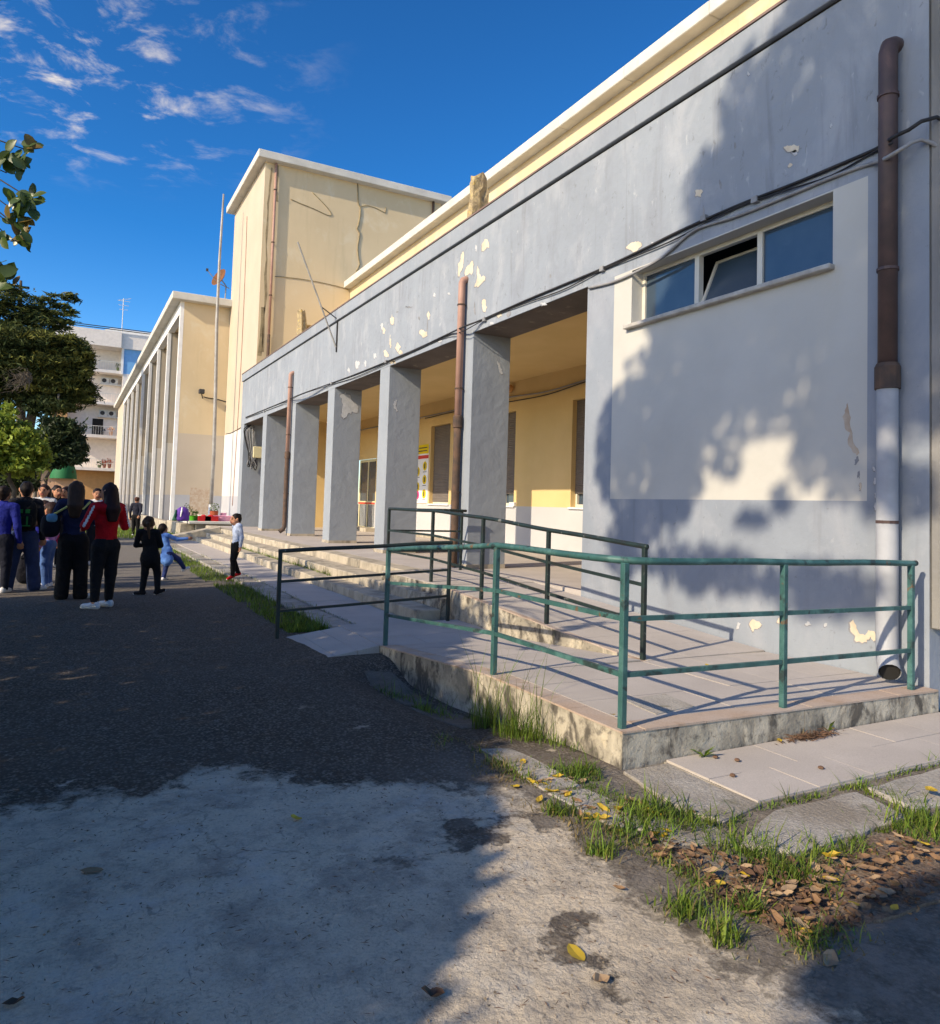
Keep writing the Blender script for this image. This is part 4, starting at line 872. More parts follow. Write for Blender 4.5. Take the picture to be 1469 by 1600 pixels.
ds = thing('satellite_dish', 'rusty satellite dish on the roof edge of the classroom block', 'dish')
c0 = ony(343, 434, 37.4)
b = MB(); n = 18; o = 0
ax = Vector((-.75, -.35, .35)).normalized(); u = ax.orthogonal().normalized(); v = ax.cross(u)
rings = [(0, -.10), (.2, -.075), (.36, -.02), (.48, .06)]
for (rr, h) in rings:
    for j in range(n):
        an = 2*math.pi*j/n; b.v.append(tuple(c0+u*rr*math.cos(an)+v*rr*math.sin(an)+ax*h))
for i in range(3):
    for j in range(n): b.f.append((i*n+j, i*n+(j+1) % n, (i+1)*n+(j+1) % n, (i+1)*n+j))
b.m = [0]*len(b.f); b.build('reflector', 'rust', ds, smooth=True)
MB().tube([c0+ax*(-.08), c0+ax*(-.1)+Vector((.25, 0, -.3)), Vector((c0.x+.3, 37.4, ZC+.3))], .03, 6).build('mast', 'metalgrey', ds)
MB().tube([c0+Vector((0, 0, -.35)), c0+ax*.75+Vector((0, 0, -.1))], .018, 6).build('feed_arm', 'metalgrey', ds); MB().box(c0.x+ax.x*.75-.05, c0.x+ax.x*.75+.05, c0.y+ax.y*.75-.05, c0.y+ax.y*.75+.05, c0.z+ax.z*.75-.15, c0.z+ax.z*.75-.03).build('feed_horn', 'dkgrey', ds)
MB().tube([c0+Vector((.05, 0, -.3)), (XT-.02, 37.4, c0.z-.45)], .02, 6).build('stay', 'metalgrey', ds)

# things standing on the terrace
def leafball(b, c, r, n, R, sz=.05):
    for i in range(n):
        d = Vector((R.gauss(0, 1), R.gauss(0, 1), R.gauss(0, 1)*.8)).normalized()*r*R.random()**.4; q = Vector(c)+d
        u = Vector((R.gauss(0, 1), R.gauss(0, 1), R.gauss(0, 1))).normalized(); v = u.orthogonal().normalized()
        b.quad(q-u*sz, q+v*sz*.5, q+u*sz, q-v*sz*.5)
M['leafpot'] = mat('pot_plant_leaf', (0.05, 0.09, 0.025), (0.09, 0.13, 0.03), 5, rough=.7, island=.3)
R9 = random.Random(4)
def tz(px, py, y): 
    p = ony(px, py, y); return p.x
ty = 32.4
def basin(label, px, y, r, h, mt, cat='tub', z=.54, plant=None):
    x = tz(px, 812, y); t = thing('tub', label, cat)
    MB().lathe([(r*.82, z), (r, z+h), (r*1.06, z+h), (r*.95, z+h-.02), (r*.8, z+h-.06)], 18, (x, y, 0)).build('bowl', mt, t, smooth=False)
    if plant:
        b = MB(); leafball(b, (x, y, z+h+plant*.6), plant, 60, R9); b.build('plant', 'leafpot', t)
basin('bright green plastic tub with a plant on the terrace', 304, ty, .28, .20, 'green', plant=.16)
basin('wide pale pink plastic tub on the terrace', 346, ty, .40, .22, 'tubpink')
basin('terracotta flower pot behind the flagpole foot', 334, 33.4, .18, .40, 'terracotta', 'pot', plant=.22)
basin('small dark plant pot behind the purple bag', 291, 33.2, .15, .32, 'dkgrey', 'pot', plant=.24)
basin('white bowl between the green and pink tubs', 315, 32.9, .18, .24, 'whitep', 'bowl')
for label, px, w_ in (('red plastic crate beside the flagpole foot', 319, .24), ('red plastic crate in front of the pink tub', 330, .26)):
    x = tz(px, 812, 31.95); t = thing('crate', label, 'crate')
    b = MB(); b.box(x-w_, x+w_, 31.8, 31.82, .54, .74); b.box(x-w_, x+w_, 32.1, 32.12, .54, .74); b.box(x-w_, x-w_+.02, 31.82, 32.1, .54, .74); b.box(x+w_-.02, x+w_, 31.82, 32.1, .54, .74); b.box(x-w_+.02, x+w_-.02, 31.82, 32.1, .54, .56); b.build('body', 'redp', t)
    MB().box(x-w_*.5, x+w_*.3, 31.85, 32.08, .562, .80).build('contents', 'redp', t, bevel=.05)
x = tz(325, 806, 34.2); t = thing('flower_pot', 'small pink pot on the terrace beside the tower', 'pot'); x2 = tz(349, 806, 33.6)
MB().lathe([(.10, .54), (.14, .86), (.15, .86), (.12, .83)], 12, (x2, 33.6, 0)).build('pot', 'tubpink', t)
def bag(label, px, y, w_, h, mt, tilt):
    x = tz(px, 812, y); t = thing('school_bag', label, 'bag'); b = MB(); n = 12; rings = [(1.0, 0), (1.08, .12), (1.0, .55), (.8, .85), (.35, 1.0)]
    for k, (s, hh) in enumerate(rings):
        for j in range(n):
            a = 2*math.pi*j/n; b.v.append((x+w_*s*math.cos(a)+tilt*hh, y+w_*.6*s*math.sin(a), .54+h*hh+.01*math.sin(j*3)))
    for i in range(4):
        for j in range(n): b.f.append((i*n+j, i*n+(j+1) % n, (i+1)*n+(j+1) % n, (i+1)*n+j))
    b.f.append(tuple(4*n+j for j in range(n))); b.f.append(tuple(reversed(range(n)))); b.m = [0]*len(b.f); bo = b.build('body', mt, t, smooth=True)
    MB().tube([(x-.08, y-w_*.5, .54+h*.3), (x-.06, y-w_*.62, .54+h*.6), (x-.03, y-w_*.3, .54+h*.95)], .03, 6).build('strap', 'whitep' if mt == 'purple' else mt, t)
bag('purple school bag with pale straps on the terrace', 284.5, 31.9, .26, .55, 'purple', 0)
bag('dark green jacket slumped over the terrace edge', 275.5, 31.9, .16, .45, 'dgreen', .12)

# ================================================================== HOUSES BEYOND
ap = thing('apartment_building', 'pale five-storey apartment block with balconies and one blue wall panel', 'building')
YA = 94.0
MB().box(-2.2, 30, YA, 108, 4.4, 18.0).build('wall', 'aptwhite', ap); MB().box(-1.4, 30, YA+.02, 108, -.2, 4.4).build('ground_floor_wall', 'aptorange', ap)
MB().box(4.75, 30, YA-2.0, YA-.002, 4.4, 15.2).build('wing_wall', 'aptwhite', ap); MB().box(4.75, 30, YA-2.0, YA-.002, 15.2, 18.0).build('blue_panel', 'aptblue', ap)
MB().box(4.52, 4.748, YA-2.1, YA-.002, 15.1, 18.0).build('panel_edge', 'whitep', ap)
MB().hexa([(-2.4, YA-2.6, 18.0), (4.4, YA-2.6, 18.0), (4.4, 108, 18.0), (-2.4, 108, 18.0), (-2.4, YA-2.6, 19.75), (4.4, YA-2.6, 19.75), (4.4, 108, 19.75), (-2.4, 108, 19.75)]).build('parapet', 'aptwhite', ap)
MB().box(4.41, 30, YA-2.3, 108, 18.0, 19.7).build('parapet', 'aptwhite', ap)
for k in range(2): MB().tube([(-2.2, YA-2.5, 19.95+.2*k), (30, YA-2.5, 19.95+.2*k)], .05, 5).build('roof_rail', 'dkgrey', ap)
b = MB(); b.hexa([(0, YA+3, 19.7), (22, YA+3, 19.7), (22, 106, 19.7), (0, 106, 19.7), (3.5, YA+4, 21.4), (9, YA+4, 21.4), (9, 105, 21.4), (3.5, 105, 21.4)]); b.build('roof', 'acwhite', ap)
for i, z in enumerate((4.4, 8.05, 11.75, 15.35)):
    bal = MB().box(-1.2, 4.74, YA-2.0, YA-.004, z-.2, z+.12).build('balcony_slab', 'aptwhite', ap)
    rl = MB()
    for k in range(24): rl.tube([(-1.15+.25*k, YA-1.95, z+.12), (-1.15+.25*k, YA-1.95, z+1.05)], .018, 4)
    rl.tube([(-1.2, YA-1.95, z+1.08), (4.7, YA-1.95, z+1.08)], .03, 5); rl.build('balcony_rail', 'acwhite', bal)
    if i in (0, 1):
        for (xx, mt, hh) in ((2.4, 'dkgrey', .75), (3.0, 'dkgrey', .6), (3.9, 'peach', .7)) if i else ((3.4, 'terracotta', .7), (3.9, 'terracotta', .8), (2.9, 'green', .5)):
            b2 = MB(); leafball(b2, (xx, YA-1.6, z+.12+hh), .35, 50, R9, .12); b2.lathe([(.14, z+.12), (.2, z+.12+hh*.6)], 8, (xx, YA-1.6, 0)); b2.build('balcony_plant', mt if mt != 'green' else 'leafpot', bal)
    if i == 3:
        for xx in (.2, 1.8, 4.2):
            b2 = MB(); leafball(b2, (xx, YA-1.6, z+.8), .28, 40, R9, .1); b2.lathe([(.12, z+.12), (.18, z+.55)], 8, (xx, YA-1.6, 0)); b2.build('balcony_plant', 'leafpot', bal)
for z in (10.75, 14.45):
    for xx in (3.05, 3.95):
        ac = MB().box(xx-.42, xx+.42, YA-.55, YA-.01, z-.32, z+.32).build('air_conditioner', 'acwhite', ap)
        MB().tube([(xx-.1, YA-.57, z), (xx-.1, YA-.552, z)], .24, 14).build('fan_grille', 'dkgrey', ac)
    MB().box(2.5, 4.7, YA-.6, YA-.01, z-.48, z-.34).build('bracket_shelf', 'acwhite', ap)
MB().box(2.0, 3.1, YA-.03, YA-.004, 8.2, 10.1).build('balcony_door', 'dark', ap)
f = MB().box(6.3, 7.6, YA-2.06, YA-2.003, 15.7, 17.4).build('window', 'whitep', ap); MB().box(6.45, 6.92, YA-2.08, YA-2.062, 15.85, 17.25).build('pane', 'glass', f); MB().box(6.98, 7.45, YA-2.08, YA-2.062, 15.85, 17.25).build('pane', 'glass', f)
MB().box(-1.9, -.5, YA-2.0, YA-.01, 9.0, 11.6).build('stair_bay', 'aptorange', ap)
an = MB(); an.tube([(4.5, YA, 19.7), (4.5, YA, 24.2)], .045, 5)
for k in range(3): an.tube([(3.9+.1*k, YA, 23.9-.5*k), (5.2-.1*k, YA, 23.9-.5*k)], .03, 4)
an.tube([(3.9, YA, 23.9), (5.3, YA, 24.3)], .03, 4); tag(an.build('roof_antenna', 'acwhite'), 'thin television aerial on the roof of the apartment block', 'antenna')
ki = thing('kiosk', 'small peach kiosk with pale blue roof beyond the trees', 'building')
MB().box(-6.5, -.9, 60, 66, -.1, 3.25).build('wall', 'peach', ki); MB().hexa([(-6.8, 59.6, 3.25), (-.6, 59.6, 3.25), (-.6, 66.4, 3.25), (-6.8, 66.4, 3.25), (-6.4, 61.5, 4.15), (-1.4, 61.5, 4.15), (-1.4, 66.4, 4.15), (-6.4, 66.4, 4.15)]).build('roof', 'blueroof', ki)
aw = MB(); n = 10
for i in range(n+1):
    e = math.pi/2*i/n
    for k in range(n+1):
        a = math.pi*k/n; aw.v.append((-.35-.85*math.cos(e)*math.cos(a), 59.9-1.1*math.cos(e)*math.sin(a), 2.55+1.45*math.sin(e)))
for i in range(n):
    for k in range(n): aw.f.append((i*(n+1)+k, i*(n+1)+k+1, (i+1)*(n+1)+k+1, (i+1)*(n+1)+k))
aw.m = [0]*len(aw.f); tag(aw.build('awning', 'awning', smooth=True), 'round green canvas awning beside the peach kiosk', 'awning')
MB().box(-.88, .3, 60.0, 60.2, -.1, 3.0).build('shop_front', 'peach', ki)
# ================================================================== VEGETATION
nr = np.random.default_rng(11)
def leaf_cloud(name, P, size, mt, parent, flat=0.0, aspect=.5, dirs=None, kind='stuff', spread=.25):
    """one folded quad per point"""
    P = np.asarray(P, float); n = len(P)
    u = nr.normal(size=(n, 3)) if dirs is None else dirs+nr.normal(size=(n, 3))*spread*2
    u[:, 2] *= (1-flat); u /= np.linalg.norm(u, axis=1, keepdims=True)
    r = nr.normal(size=(n, 3)); r[:, 2] *= (1-flat*.5); v = np.cross(u, r); v /= np.linalg.norm(v, axis=1, keepdims=True)+1e-9
    nrm = np.cross(u, v)
    s = size*(1+spread*nr.uniform(-1, 1, size=(n, 1)))
    a = P-u*s*.5; c = P+u*s*.5; b = P+v*s*aspect*.5+nrm*s*.08; d = P-v*s*aspect*.5+nrm*s*.08
    V = np.stack([a, b, c, d], 1).reshape(-1, 3)
    me = bpy.data.meshes.new(name)
    me.vertices.add(4*n); me.vertices.foreach_set('co', V.astype(np.float32).ravel())
    me.loops.add(4*n); me.loops.foreach_set('vertex_index', np.arange(4*n, dtype=np.int32))
    me.polygons.add(n); me.polygons.foreach_set('loop_start', np.arange(0, 4*n, 4, dtype=np.int32))
    try: me.polygons.foreach_set('loop_total', np.full(n, 4, dtype=np.int32))
    except Exception: pass
    me.materials.append(M[mt]); me.update(calc_edges=True); me.validate()
    o = bpy.data.objects.new(name, me); COL.objects.link(o); o.parent = parent
    if kind: o['kind'] = kind
    return o
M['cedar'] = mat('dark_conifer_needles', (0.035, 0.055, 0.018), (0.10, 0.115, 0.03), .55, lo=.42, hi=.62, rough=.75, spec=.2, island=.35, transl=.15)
M['cedarlit'] = mat('sun_painted_needles', (0.20, 0.20, 0.05), (0.11, 0.125, 0.03), .6, rough=.75, spec=.2, island=.3, transl=.2)  # paler needle copy with sunlight put into its colour
M['bush'] = mat('fresh_green_leaves', (0.27, 0.34, 0.055), (0.19, 0.26, 0.045), .9, rough=.6, spec=.3, island=.3, transl=.35)
M['darkshrub'] = mat('dark_green_leaves', (0.022, 0.042, 0.018), (0.04, 0.062, 0.02), .8, rough=.6, spec=.3, island=.35, transl=.15)
M['broad'] = mat('glossy_green_leaves', (0.045, 0.085, 0.020), (0.075, 0.115, 0.025), 2, rough=.4, spec=.45, island=.35, transl=.25)
M['twig'] = mat('grey_dry_twigs', (0.20, 0.17, 0.13), (0.14, 0.11, 0.085), 4, rough=.95)
def clumps(cl, y0, per, surf=.55):
    """cl: (px,py,rx,ry[,dy]) in photograph pixels at depth y0 -> points spread through ellipsoid clumps"""
    out = []
    for q in cl:
        px, py, rx, ry = q[:4]; dy = q[4] if len(q) > 4 else 0.0
        c = ony(px, py, y0+dy); k = (c-CAM).length/FPX
        RX, RZ = rx*k, ry*k; RY = max(RX*.8, .5)
        n = int(per*rx*ry/400)+30; m = max(6, int((rx*ry)**.5*1.6))
        d = nr.normal(size=(m, 3)); d /= np.linalg.norm(d, axis=1, keepdims=True)
        r = (.35+.75*nr.random((m, 1))**.6)
        sub = d*r; w_ = .12+.16*nr.random(m)
        k_ = nr.integers(0, m, n)
        q_ = sub[k_]+nr.normal(size=(n, 3))*w_[k_][:, None]*np.array([1, 1, .75])
        out.append(np.array(c)+q_*np.array([RX, RY, RZ]))
    return np.concatenate(out)
def limb_path(a, b, n=6, wob=.15, sag=0.0):
    a = Vector(a); b = Vector(b); return [a.lerp(b, i/n)+Vector((rnd.uniform(-1, 1), rnd.uniform(-1, 1), rnd.uniform(-1, 1)))*wob*(0 if i in (0, n) else 1)+Vector((0, 0, -sag*math.sin(math.pi*i/n))) for i in range(n+1)]
def tree(name, label, base, top, r0, r1, limbs, crown_pts, size, mt, cat='tree', group=None, flat=0, aspect=.5, lean=.1, dirs=None, wood='wood'):
    t = thing(name, label, cat, group=group)
    pp = limb_path(base, top, 8, lean); MB().tube(pp, [r0+(r1-r0)*i/8 for i in range(9)], 9).build('trunk', wood, t, smooth=True)
    for a, b, ra, rb in limbs: MB().tube(limb_path(a, b, 5, .12), [ra+(rb-ra)*i/5 for i in range(6)], 6).build('limb', wood, t, smooth=True)
    leaf_cloud('crown', crown_pts, size, mt, t, flat, aspect, dirs)
    return t
G = lambda x, y: gz(x, y)
# --- layered conifer and umbrella-shaped pine beyond the people (about 40 m away)
YC1 = 56.0
ced = [(-30, 440, 30, 9), (5, 452, 26, 7), (28, 462, 16, 4), (-10, 470, 40, 9), (70, 470, 16, 4), (100, 466, 18, 3.5), (110, 463, 9, 3), (60, 484, 22, 6), (95, 480, 14, 3), (108, 489, 12, 3.5), (20, 490, 36, 8), (80, 494, 26, 5), (50, 505, 34, 8), (95, 507, 20, 4.5), (0, 515, 40, 10), (55, 522, 30, 8), (-40, 470, 40, 14), (-50, 510, 40, 20)]
c1 = clumps(ced, YC1, 900, .2)
base = onz(46, 800, -.05); bx = ony(42, 700, YC1)
t = tree('cedar_tree', 'tall dark cedar with flat layered branches beyond the crowd', (bx.x-.2, YC1, -.1), (bx.x-.9, YC1, 15.2), .42, .08,
     [((bx.x-.4, YC1, z), tuple(ony(px, py, YC1)), .08, .015) for z, px, py in ((12.4, 60, 486), (13.2, 100, 468), (11.8, 108, 490), (11.0, 90, 508), (14.3, 40, 462), (13.1, -40, 470), (14.8, -30, 445), (10.6, -50, 510))], c1, .46, 'cedar', flat=.6, aspect=.18, group='conifers beyond the crowd')
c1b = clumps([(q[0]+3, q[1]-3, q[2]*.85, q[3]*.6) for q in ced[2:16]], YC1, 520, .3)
leaf_cloud('lit_crown', c1b, .42, 'cedarlit', t, .6, .2)  # paler needles on the boughs paint their sunlit tops
YC2 = 48.0
pin = [(20, 535, 44, 20), (70, 535, 36, 16), (105, 535, 22, 13), (125, 560, 18, 22), (100, 565, 30, 22), (60, 570, 40, 22), (15, 575, 40, 22), (128, 590, 16, 20), (100, 600, 28, 22), (120, 615, 24, 14), (65, 610, 36, 18), (135, 625, 10, 6), (75, 632, 24, 10), (100, 628, 22, 9), (-20, 560, 40, 40), (30, 605, 30, 16, 1.0), (-30, 620, 40, 30)]
c2 = clumps(pin, YC2, 1500, .55)
b2 = ony(48, 640, YC2)
t = tree('pine_tree', 'broad dense pine with rounded crown in front of the apartment block', (b2.x-.15, YC2, -.1), (b2.x+.1, YC2, 9.6), .36, .18,
     [((b2.x, YC2, z), tuple(ony(px, py, YC2)), .11, .03) for z, px, py in ((6.6, 100, 610), (7.1, 120, 580), (7.3, 15, 590), (7.8, 70, 560), (6.4, -20, 600), (6.5, 30, 600))], c2, .36, 'cedar', flat=.2, aspect=.19, group='conifers beyond the crowd')
leaf_cloud('lit_crown', clumps([(q[0], q[1]-q[3]*.35, q[2]*.75, q[3]*.5, -.6) for q in pin[:13]], YC2, 900, .6), .34, 'cedarlit', t, .2, .18)  # paler needles high in each clump paint its sunlit side
# bare dead twigs low in the pine
tw_ = MB(); 
for i in range(60):
    a = ony(45+rnd.uniform(-6, 6), 588+rnd.uniform(-6, 6), YC2-1.6); b_ = ony(rnd.uniform(0, 44), rnd.uniform(575, 615), YC2-2.2); tw_.tube(limb_path(a, b_, 5, .12, rnd.uniform(-.3, .3)), [.02, .018, .014, .01, .008, .005], 4)
tw_.build('dead_twigs', 'twig', t)['kind'] = 'stuff'
b3 = ony(58, 690, 47.0); 
t3 = tree('slender_tree', 'slender pale-trunked tree leaning below the pine', (b3.x-.1, 47, -.1), (b3.x+.9, 47, 7.0), .12, .06, [], clumps([(72, 632, 26, 12), (95, 635, 18, 9), (55, 640, 14, 8)], 47.0, 900, .4), .25, 'cedar', flat=.2, wood='twig')
tree('dark_shrub', 'large dark evergreen shrub in front of the apartment block', (ony(66, 740, 33).x, 33, -.1), (ony(84, 690, 33).x, 33, 3.4), .08, .04, [], clumps([(98, 690, 26, 26), (85, 668, 18, 14), (112, 700, 16, 20), (122, 715, 10, 10), (75, 705, 22, 22), (127, 708, 6, 5), (108, 672, 10, 12), (60, 715, 20, 12), (60, 690, 20, 20)], 33.0, 2200, .4), .22, 'darkshrub', 'shrub', aspect=.35)
tree('small_leafy_tree', 'bright green leafy young tree in sunlight at the edge of the yard', (ony(20, 800, 25).x, 25, -.1), (ony(18, 700, 25).x, 25, 3.0), .10, .04, [((ony(18, 720, 25).x, 25, 2.3), tuple(ony(px, py, 25)), .04, .01) for px, py in ((45, 690), (-10, 680), (10, 650), (55, 715))],
     clumps([(12, 690, 34, 26), (40, 708, 24, 20), (5, 665, 20, 12), (12, 645, 8, 12), (50, 725, 16, 10), (-25, 690, 36, 36), (20, 725, 30, 14), (62, 700, 9, 9), (30, 680, 16, 12)], 25.0, 1700, .35), .17, 'bush', aspect=.5)
tree('dark_shrub', 'low dark shrub under the bright young tree', (ony(15, 770, 28).x, 28, -.1), (ony(15, 745, 28).x, 28, 2.2), .1, .05, [], clumps([(10, 755, 30, 22), (36, 757, 16, 14), (-20, 760, 30, 24), (25, 737, 22, 10), (50, 755, 9, 8)], 28.0, 1600, .4), .16, 'darkshrub', 'shrub', aspect=.35)

# --- the trees beside the camera that shade the yard (their shadows fall across ground and wall)
TX, TZ = math.tan(SUN_AZ), math.tan(SUN_EL)/math.cos(SUN_AZ)
def unshadow(yp, zp, x):      # point at x on the sun ray that crosses the plane x=-7 at (yp, zp)
    return (x, yp+TX*(x+7), zp-TZ*(x+7))
# tall hedge of clipped evergreens along the left side of the yard
prof = [(-.35, 4.45), (.05, 4.62), (.55, 4.98), (1.1, 5.18), (1.6, 5.38), (2.4, 5.70), (3.2, 5.95), (4.0, 6.15), (5.0, 6.7), (6.0, 6.98), (7.5, 6.85), (9.0, 6.6), (10.3, 6.35), (11.0, 6.2)]
def hedge_top(yp):
    for (a, za), (b, zb) in zip(prof, prof[1:]):
        if a <= yp <= b: return za+(zb-za)*(yp-a)/(b-a)
    return 0
hy = [(-.35, 1.6), (1.6, 3.6), (3.6, 5.6), (5.6, 7.6), (7.6, 9.4), (9.4, 11.05)]
for k, (ya, yb) in enumerate(hy):
    pts = []
    n = 9000
    yp = nr.uniform(ya-.05, yb+.05, n); yp = np.clip(yp, -.35, 11.0)
    top = np.array([hedge_top(v) for v in yp])+.05*np.sin(yp*9+k)+.06*nr.normal(size=n)
    x = -4.1+nr.normal(size=n)*.42
    zlow = 2.2+0*yp; u = nr.random(n)**.75; zp = zlow+(top-zlow)*u
    y = yp+TX*(x+7)+nr.normal(size=n)*.03; z = zp-TZ*(x+7)
    P = np.stack([x, y, z], 1); P = P[P[:, 2] > .15]
    yc = (ya+yb)/2+TX*2.9
    tree('hedge_tree', 'dense dark evergreen hedge tree lining the yard', (-4.1, yc, -.1), (-4.1, yc, 2.6), .10, .05, [((-4.1, yc, 1.2), (-4.0, yc+dy, 3.0), .04, .015) for dy in (-.7, .7)], P, .155, 'darkshrub', 'tree', group='hedge trees beside the yard', aspect=.62)
# tall broadleaf tree whose crown shades the near wall
def crown_pts(blobs, per, surf=.1):
    out = []
    for (yp, zp, ry, rz, x, rx) in blobs:
        n = int(per*ry*rz*max(1, rx)); d = nr.normal(size=(n, 3)); d /= np.linalg.norm(d, axis=1, keepdims=True); r = (surf+(1-surf)*nr.random((n, 1))**.5)
        q = d*r*np.array([rx, ry, rz]); c = np.array(unshadow(yp, zp, x))
        # keep the clump's outline as seen along the sun
        q[:, 1] += TX*q[:, 0]; q[:, 2] -= TZ*q[:, 0]; out.append(c+q)
    return np.concatenate(out)
CB = [(1.0, 11.6, 1.25, 1.5, -7.5, 1.3), (2.3, 10.9, 1.1, 1.35, -7.2, 1.2), (3.3, 10.0, .85, 1.0, -7, 1.0), (4.0, 9.75, .45, .75, -6.8, .6), (.2, 12.7, 1.0, 1.2, -7.6, 1.1), (1.4, 12.6, .9, .75, -7.4, .9), (.3, 10.4, 1.0, .8, -7.5, 1.0), (2.1, 10.35, .7, .3, -7.0, .6), (3.4, 9.0, .7, .35, -6.8, .6), (1.9, 12.2, .8, .8, -7.2, .8), (2.75, 11.6, .6, .6, -7.1, .6), (1.9, 13.2, .55, .55, -7.2, .6), (1.1, 13.6, .6, .6, -7.3, .7), (2.5, 12.5, .45, .5, -7.1, .5), (3.1, 11.3, .45, .5, -7.0, .5), (1.0, 9.75, .55, .65, -7.3, .6), (2.95, 9.5, .45, .55, -6.9, .5), (1.2, 8.35, .8, .26, -7.2, .5), (2.6, 8.42, .9, .28, -7.0, .5), (3.75, 8.55, .45, .35, -6.8, .4), (-1.2, 11.2, 1.6, 2.0, -7.6, 1.5), (-2.6, 11.5, 1.6, 2.0, -7.6, 1.5), (-.6, 13.5, 1.2, 1.2, -7.5, 1.2), (-2.6, 13.5, 1.4, 1.3, -7.5, 1.2), (.45, 9.2, .35, .30, -7.3, .5), (2.25, 9.5, .22, .16, -7.0, .3), (1.55, 9.15, .2, .14, -7.1, .3), (1.9, 8.95, .22, .1, -7.1, .3)]
CP = crown_pts(CB, 1500)
tr_ = (-7.4, -3.2)
tree('plane_tree', 'tall broadleaf tree standing beside the yard, shading the near wall', (tr_[0], tr_[1], -.1), (tr_[0], tr_[1]+.4, 12.0), .26, .10,
     [((tr_[0], tr_[1]+.1, z), unshadow(q[0], q[1], q[4]), .09, .02) for z, q in ((10.5, CB[0]), (10.2, CB[1]), (9.9, CB[2]), (11.2, CB[4]), (10.6, CB[0]), (10.2, CB[3]))], CP, .17, 'broad', aspect=.62)
# slim young stems farther along, throwing thin stripes of shade across the lit asphalt
for k, (yp, zt, r_) in enumerate([(11.35, 5.9, .05), (11.75, 5.5, .035), (12.15, 5.9, .06), (12.5, 5.3, .03), (13.1, 5.8, .05), (13.9, 5.6, .045), (14.6, 5.8, .05), (16.0, 5.9, .06)]):
    x = -6.2-.4*(k % 3); b0 = unshadow(yp, 0, x); top_ = unshadow(yp+.12, zt, x)
    q = crown_pts([(yp+.1, zt+.5, .35, .55, x, .35)], 900)
    tree('young_tree', 'slim young tree staked along the far side of the yard', (x, b0[1], -.1), top_, r_, r_*.6, [], q, .12, 'darkshrub', group='young trees along the yard', lean=.05, aspect=.6)
# low bush behind the photographer: dark corner of shade on the ground
BB = [(-1.6, 5.6, 1.0, .9, -4.5, 1.0), (-3.0, 5.4, 1.2, 1.2, -4.5, 1.0), (-2.0, 4.4, 1.2, 1.0, -4.5, 1.0), (-1.4, 6.5, .75, .7, -4.5, .8), (-3.0, 6.6, 1.0, .8, -4.5, .8)]
tree('bay_bush', 'tall rounded bay bush beside the hedge', (-4.5, -1.9, -.1), (-4.5, -1.8, 3.4), .1, .04, [], crown_pts(BB, 5200), .16, 'darkshrub', 'shrub', aspect=.6)

# --- overhanging branch with single leaves in the upper left of the view, growing out of a hedge-side tree
ob = thing('overhanging_tree', 'broadleaf tree with leafy twigs hanging into the open sky', 'tree')
YL = 5.0
def L3(px, py, dy=0.0): return ony(px, py, YL+dy)
k1 = 80/512.0
MB().tube(limb_path((-3.3, 7.9, -.1), (-3.15, 7.7, 4.3), 6, .05), [.09, .085, .08, .07, .06, .05, .035], 8).build('trunk', 'wood', ob, smooth=True)
root = Vector((-3.15, 7.7, 3.7)); knee = Vector((-1.25, 5.75, 3.72))
main_ = [root, Vector((-2.7, 7.25, 3.95)), Vector((-2.1, 6.6, 3.95)), Vector((-1.6, 6.1, 3.85)), knee]
MB().tube(main_, [.035, .028, .021, .015, .010], 7).build('limb', 'wood', ob, smooth=True)
tips = [(47, 236), (10, 270), (55, 315), (12, 322), (12, 347), (45, 368), (15, 372), (5, 415), (28, 445)]
for k, (px, py) in enumerate(tips):
    e = L3(px, py); s0 = Vector(main_[3]).lerp(knee, .2+.08*k); m_ = s0.lerp(e, .55)+Vector((rnd.uniform(-.05, .05), rnd.uniform(-.08, .08), rnd.uniform(.03, .12)))
    MB().tube([s0, s0.lerp(m_, .5)+Vector((0, 0, .04)), m_, m_.lerp(e, .6)+Vector((0, 0, .015)), e], [.008, .007, .006, .0045, .003], 6).build('twig', 'wood', ob, smooth=True)
oc = []
for k in range(46):
    t_ = rnd.random(); q = main_[min(3, int(t_*4))].lerp(main_[min(3, int(t_*4))+1], t_*4-int(t_*4)); c0_ = q+Vector((rnd.gauss(-.12, .16), rnd.gauss(.1, .18), rnd.gauss(.02, .18)))
    for _ in range(9): oc.append(tuple(c0_+Vector((rnd.gauss(0, .06), rnd.gauss(0, .06), rnd.gauss(0, .06)))))
for k in range(500): oc.append((-3.2+rnd.gauss(0, .35), 7.9+rnd.gauss(0, .35), 3.9+rnd.gauss(0, .4)))
leaf_cloud('crown', oc, .085, 'broad', ob, 0, .6)
lm_ = bpy.data.meshes.new('leaf')
LV = []; LF = []
prof_l = [(0, 0), (.12, .16), (.35, .29), (.6, .30), (.82, .19), (1, 0)]
for i, (t_, w_) in enumerate(prof_l):
    z_ = -.10*t_*t_
    LV += [(t_, -w_, z_+w_*.22), (t_, 0, z_), (t_, w_, z_+w_*.22)]
for i in range(5):
    LF += [(3*i, 3*i+3, 3*i+4, 3*i+1), (3*i+1, 3*i+4, 3*i+5, 3*i+2)]
lm_.from_pydata(LV, [], LF); M['sprig'] = mat('glossy_twig_leaf', (0.055, 0.10, 0.022), (0.085, 0.13, 0.03), 9, rough=.35, spec=.5, transl=.3)
lm_.materials.append(M['sprig']); lm_.polygons.foreach_set('use_smooth', [True]*len(lm_.polygons))
lm2 = lm_.copy(); lm2.materials.clear(); M['sprigr'] = mat('bronze_young_leaf', (0.13, 0.10, 0.025), (0.19, 0.13, 0.035), 9, rough=.4, spec=.4, transl=.3); lm2.materials.append(M['sprigr'])
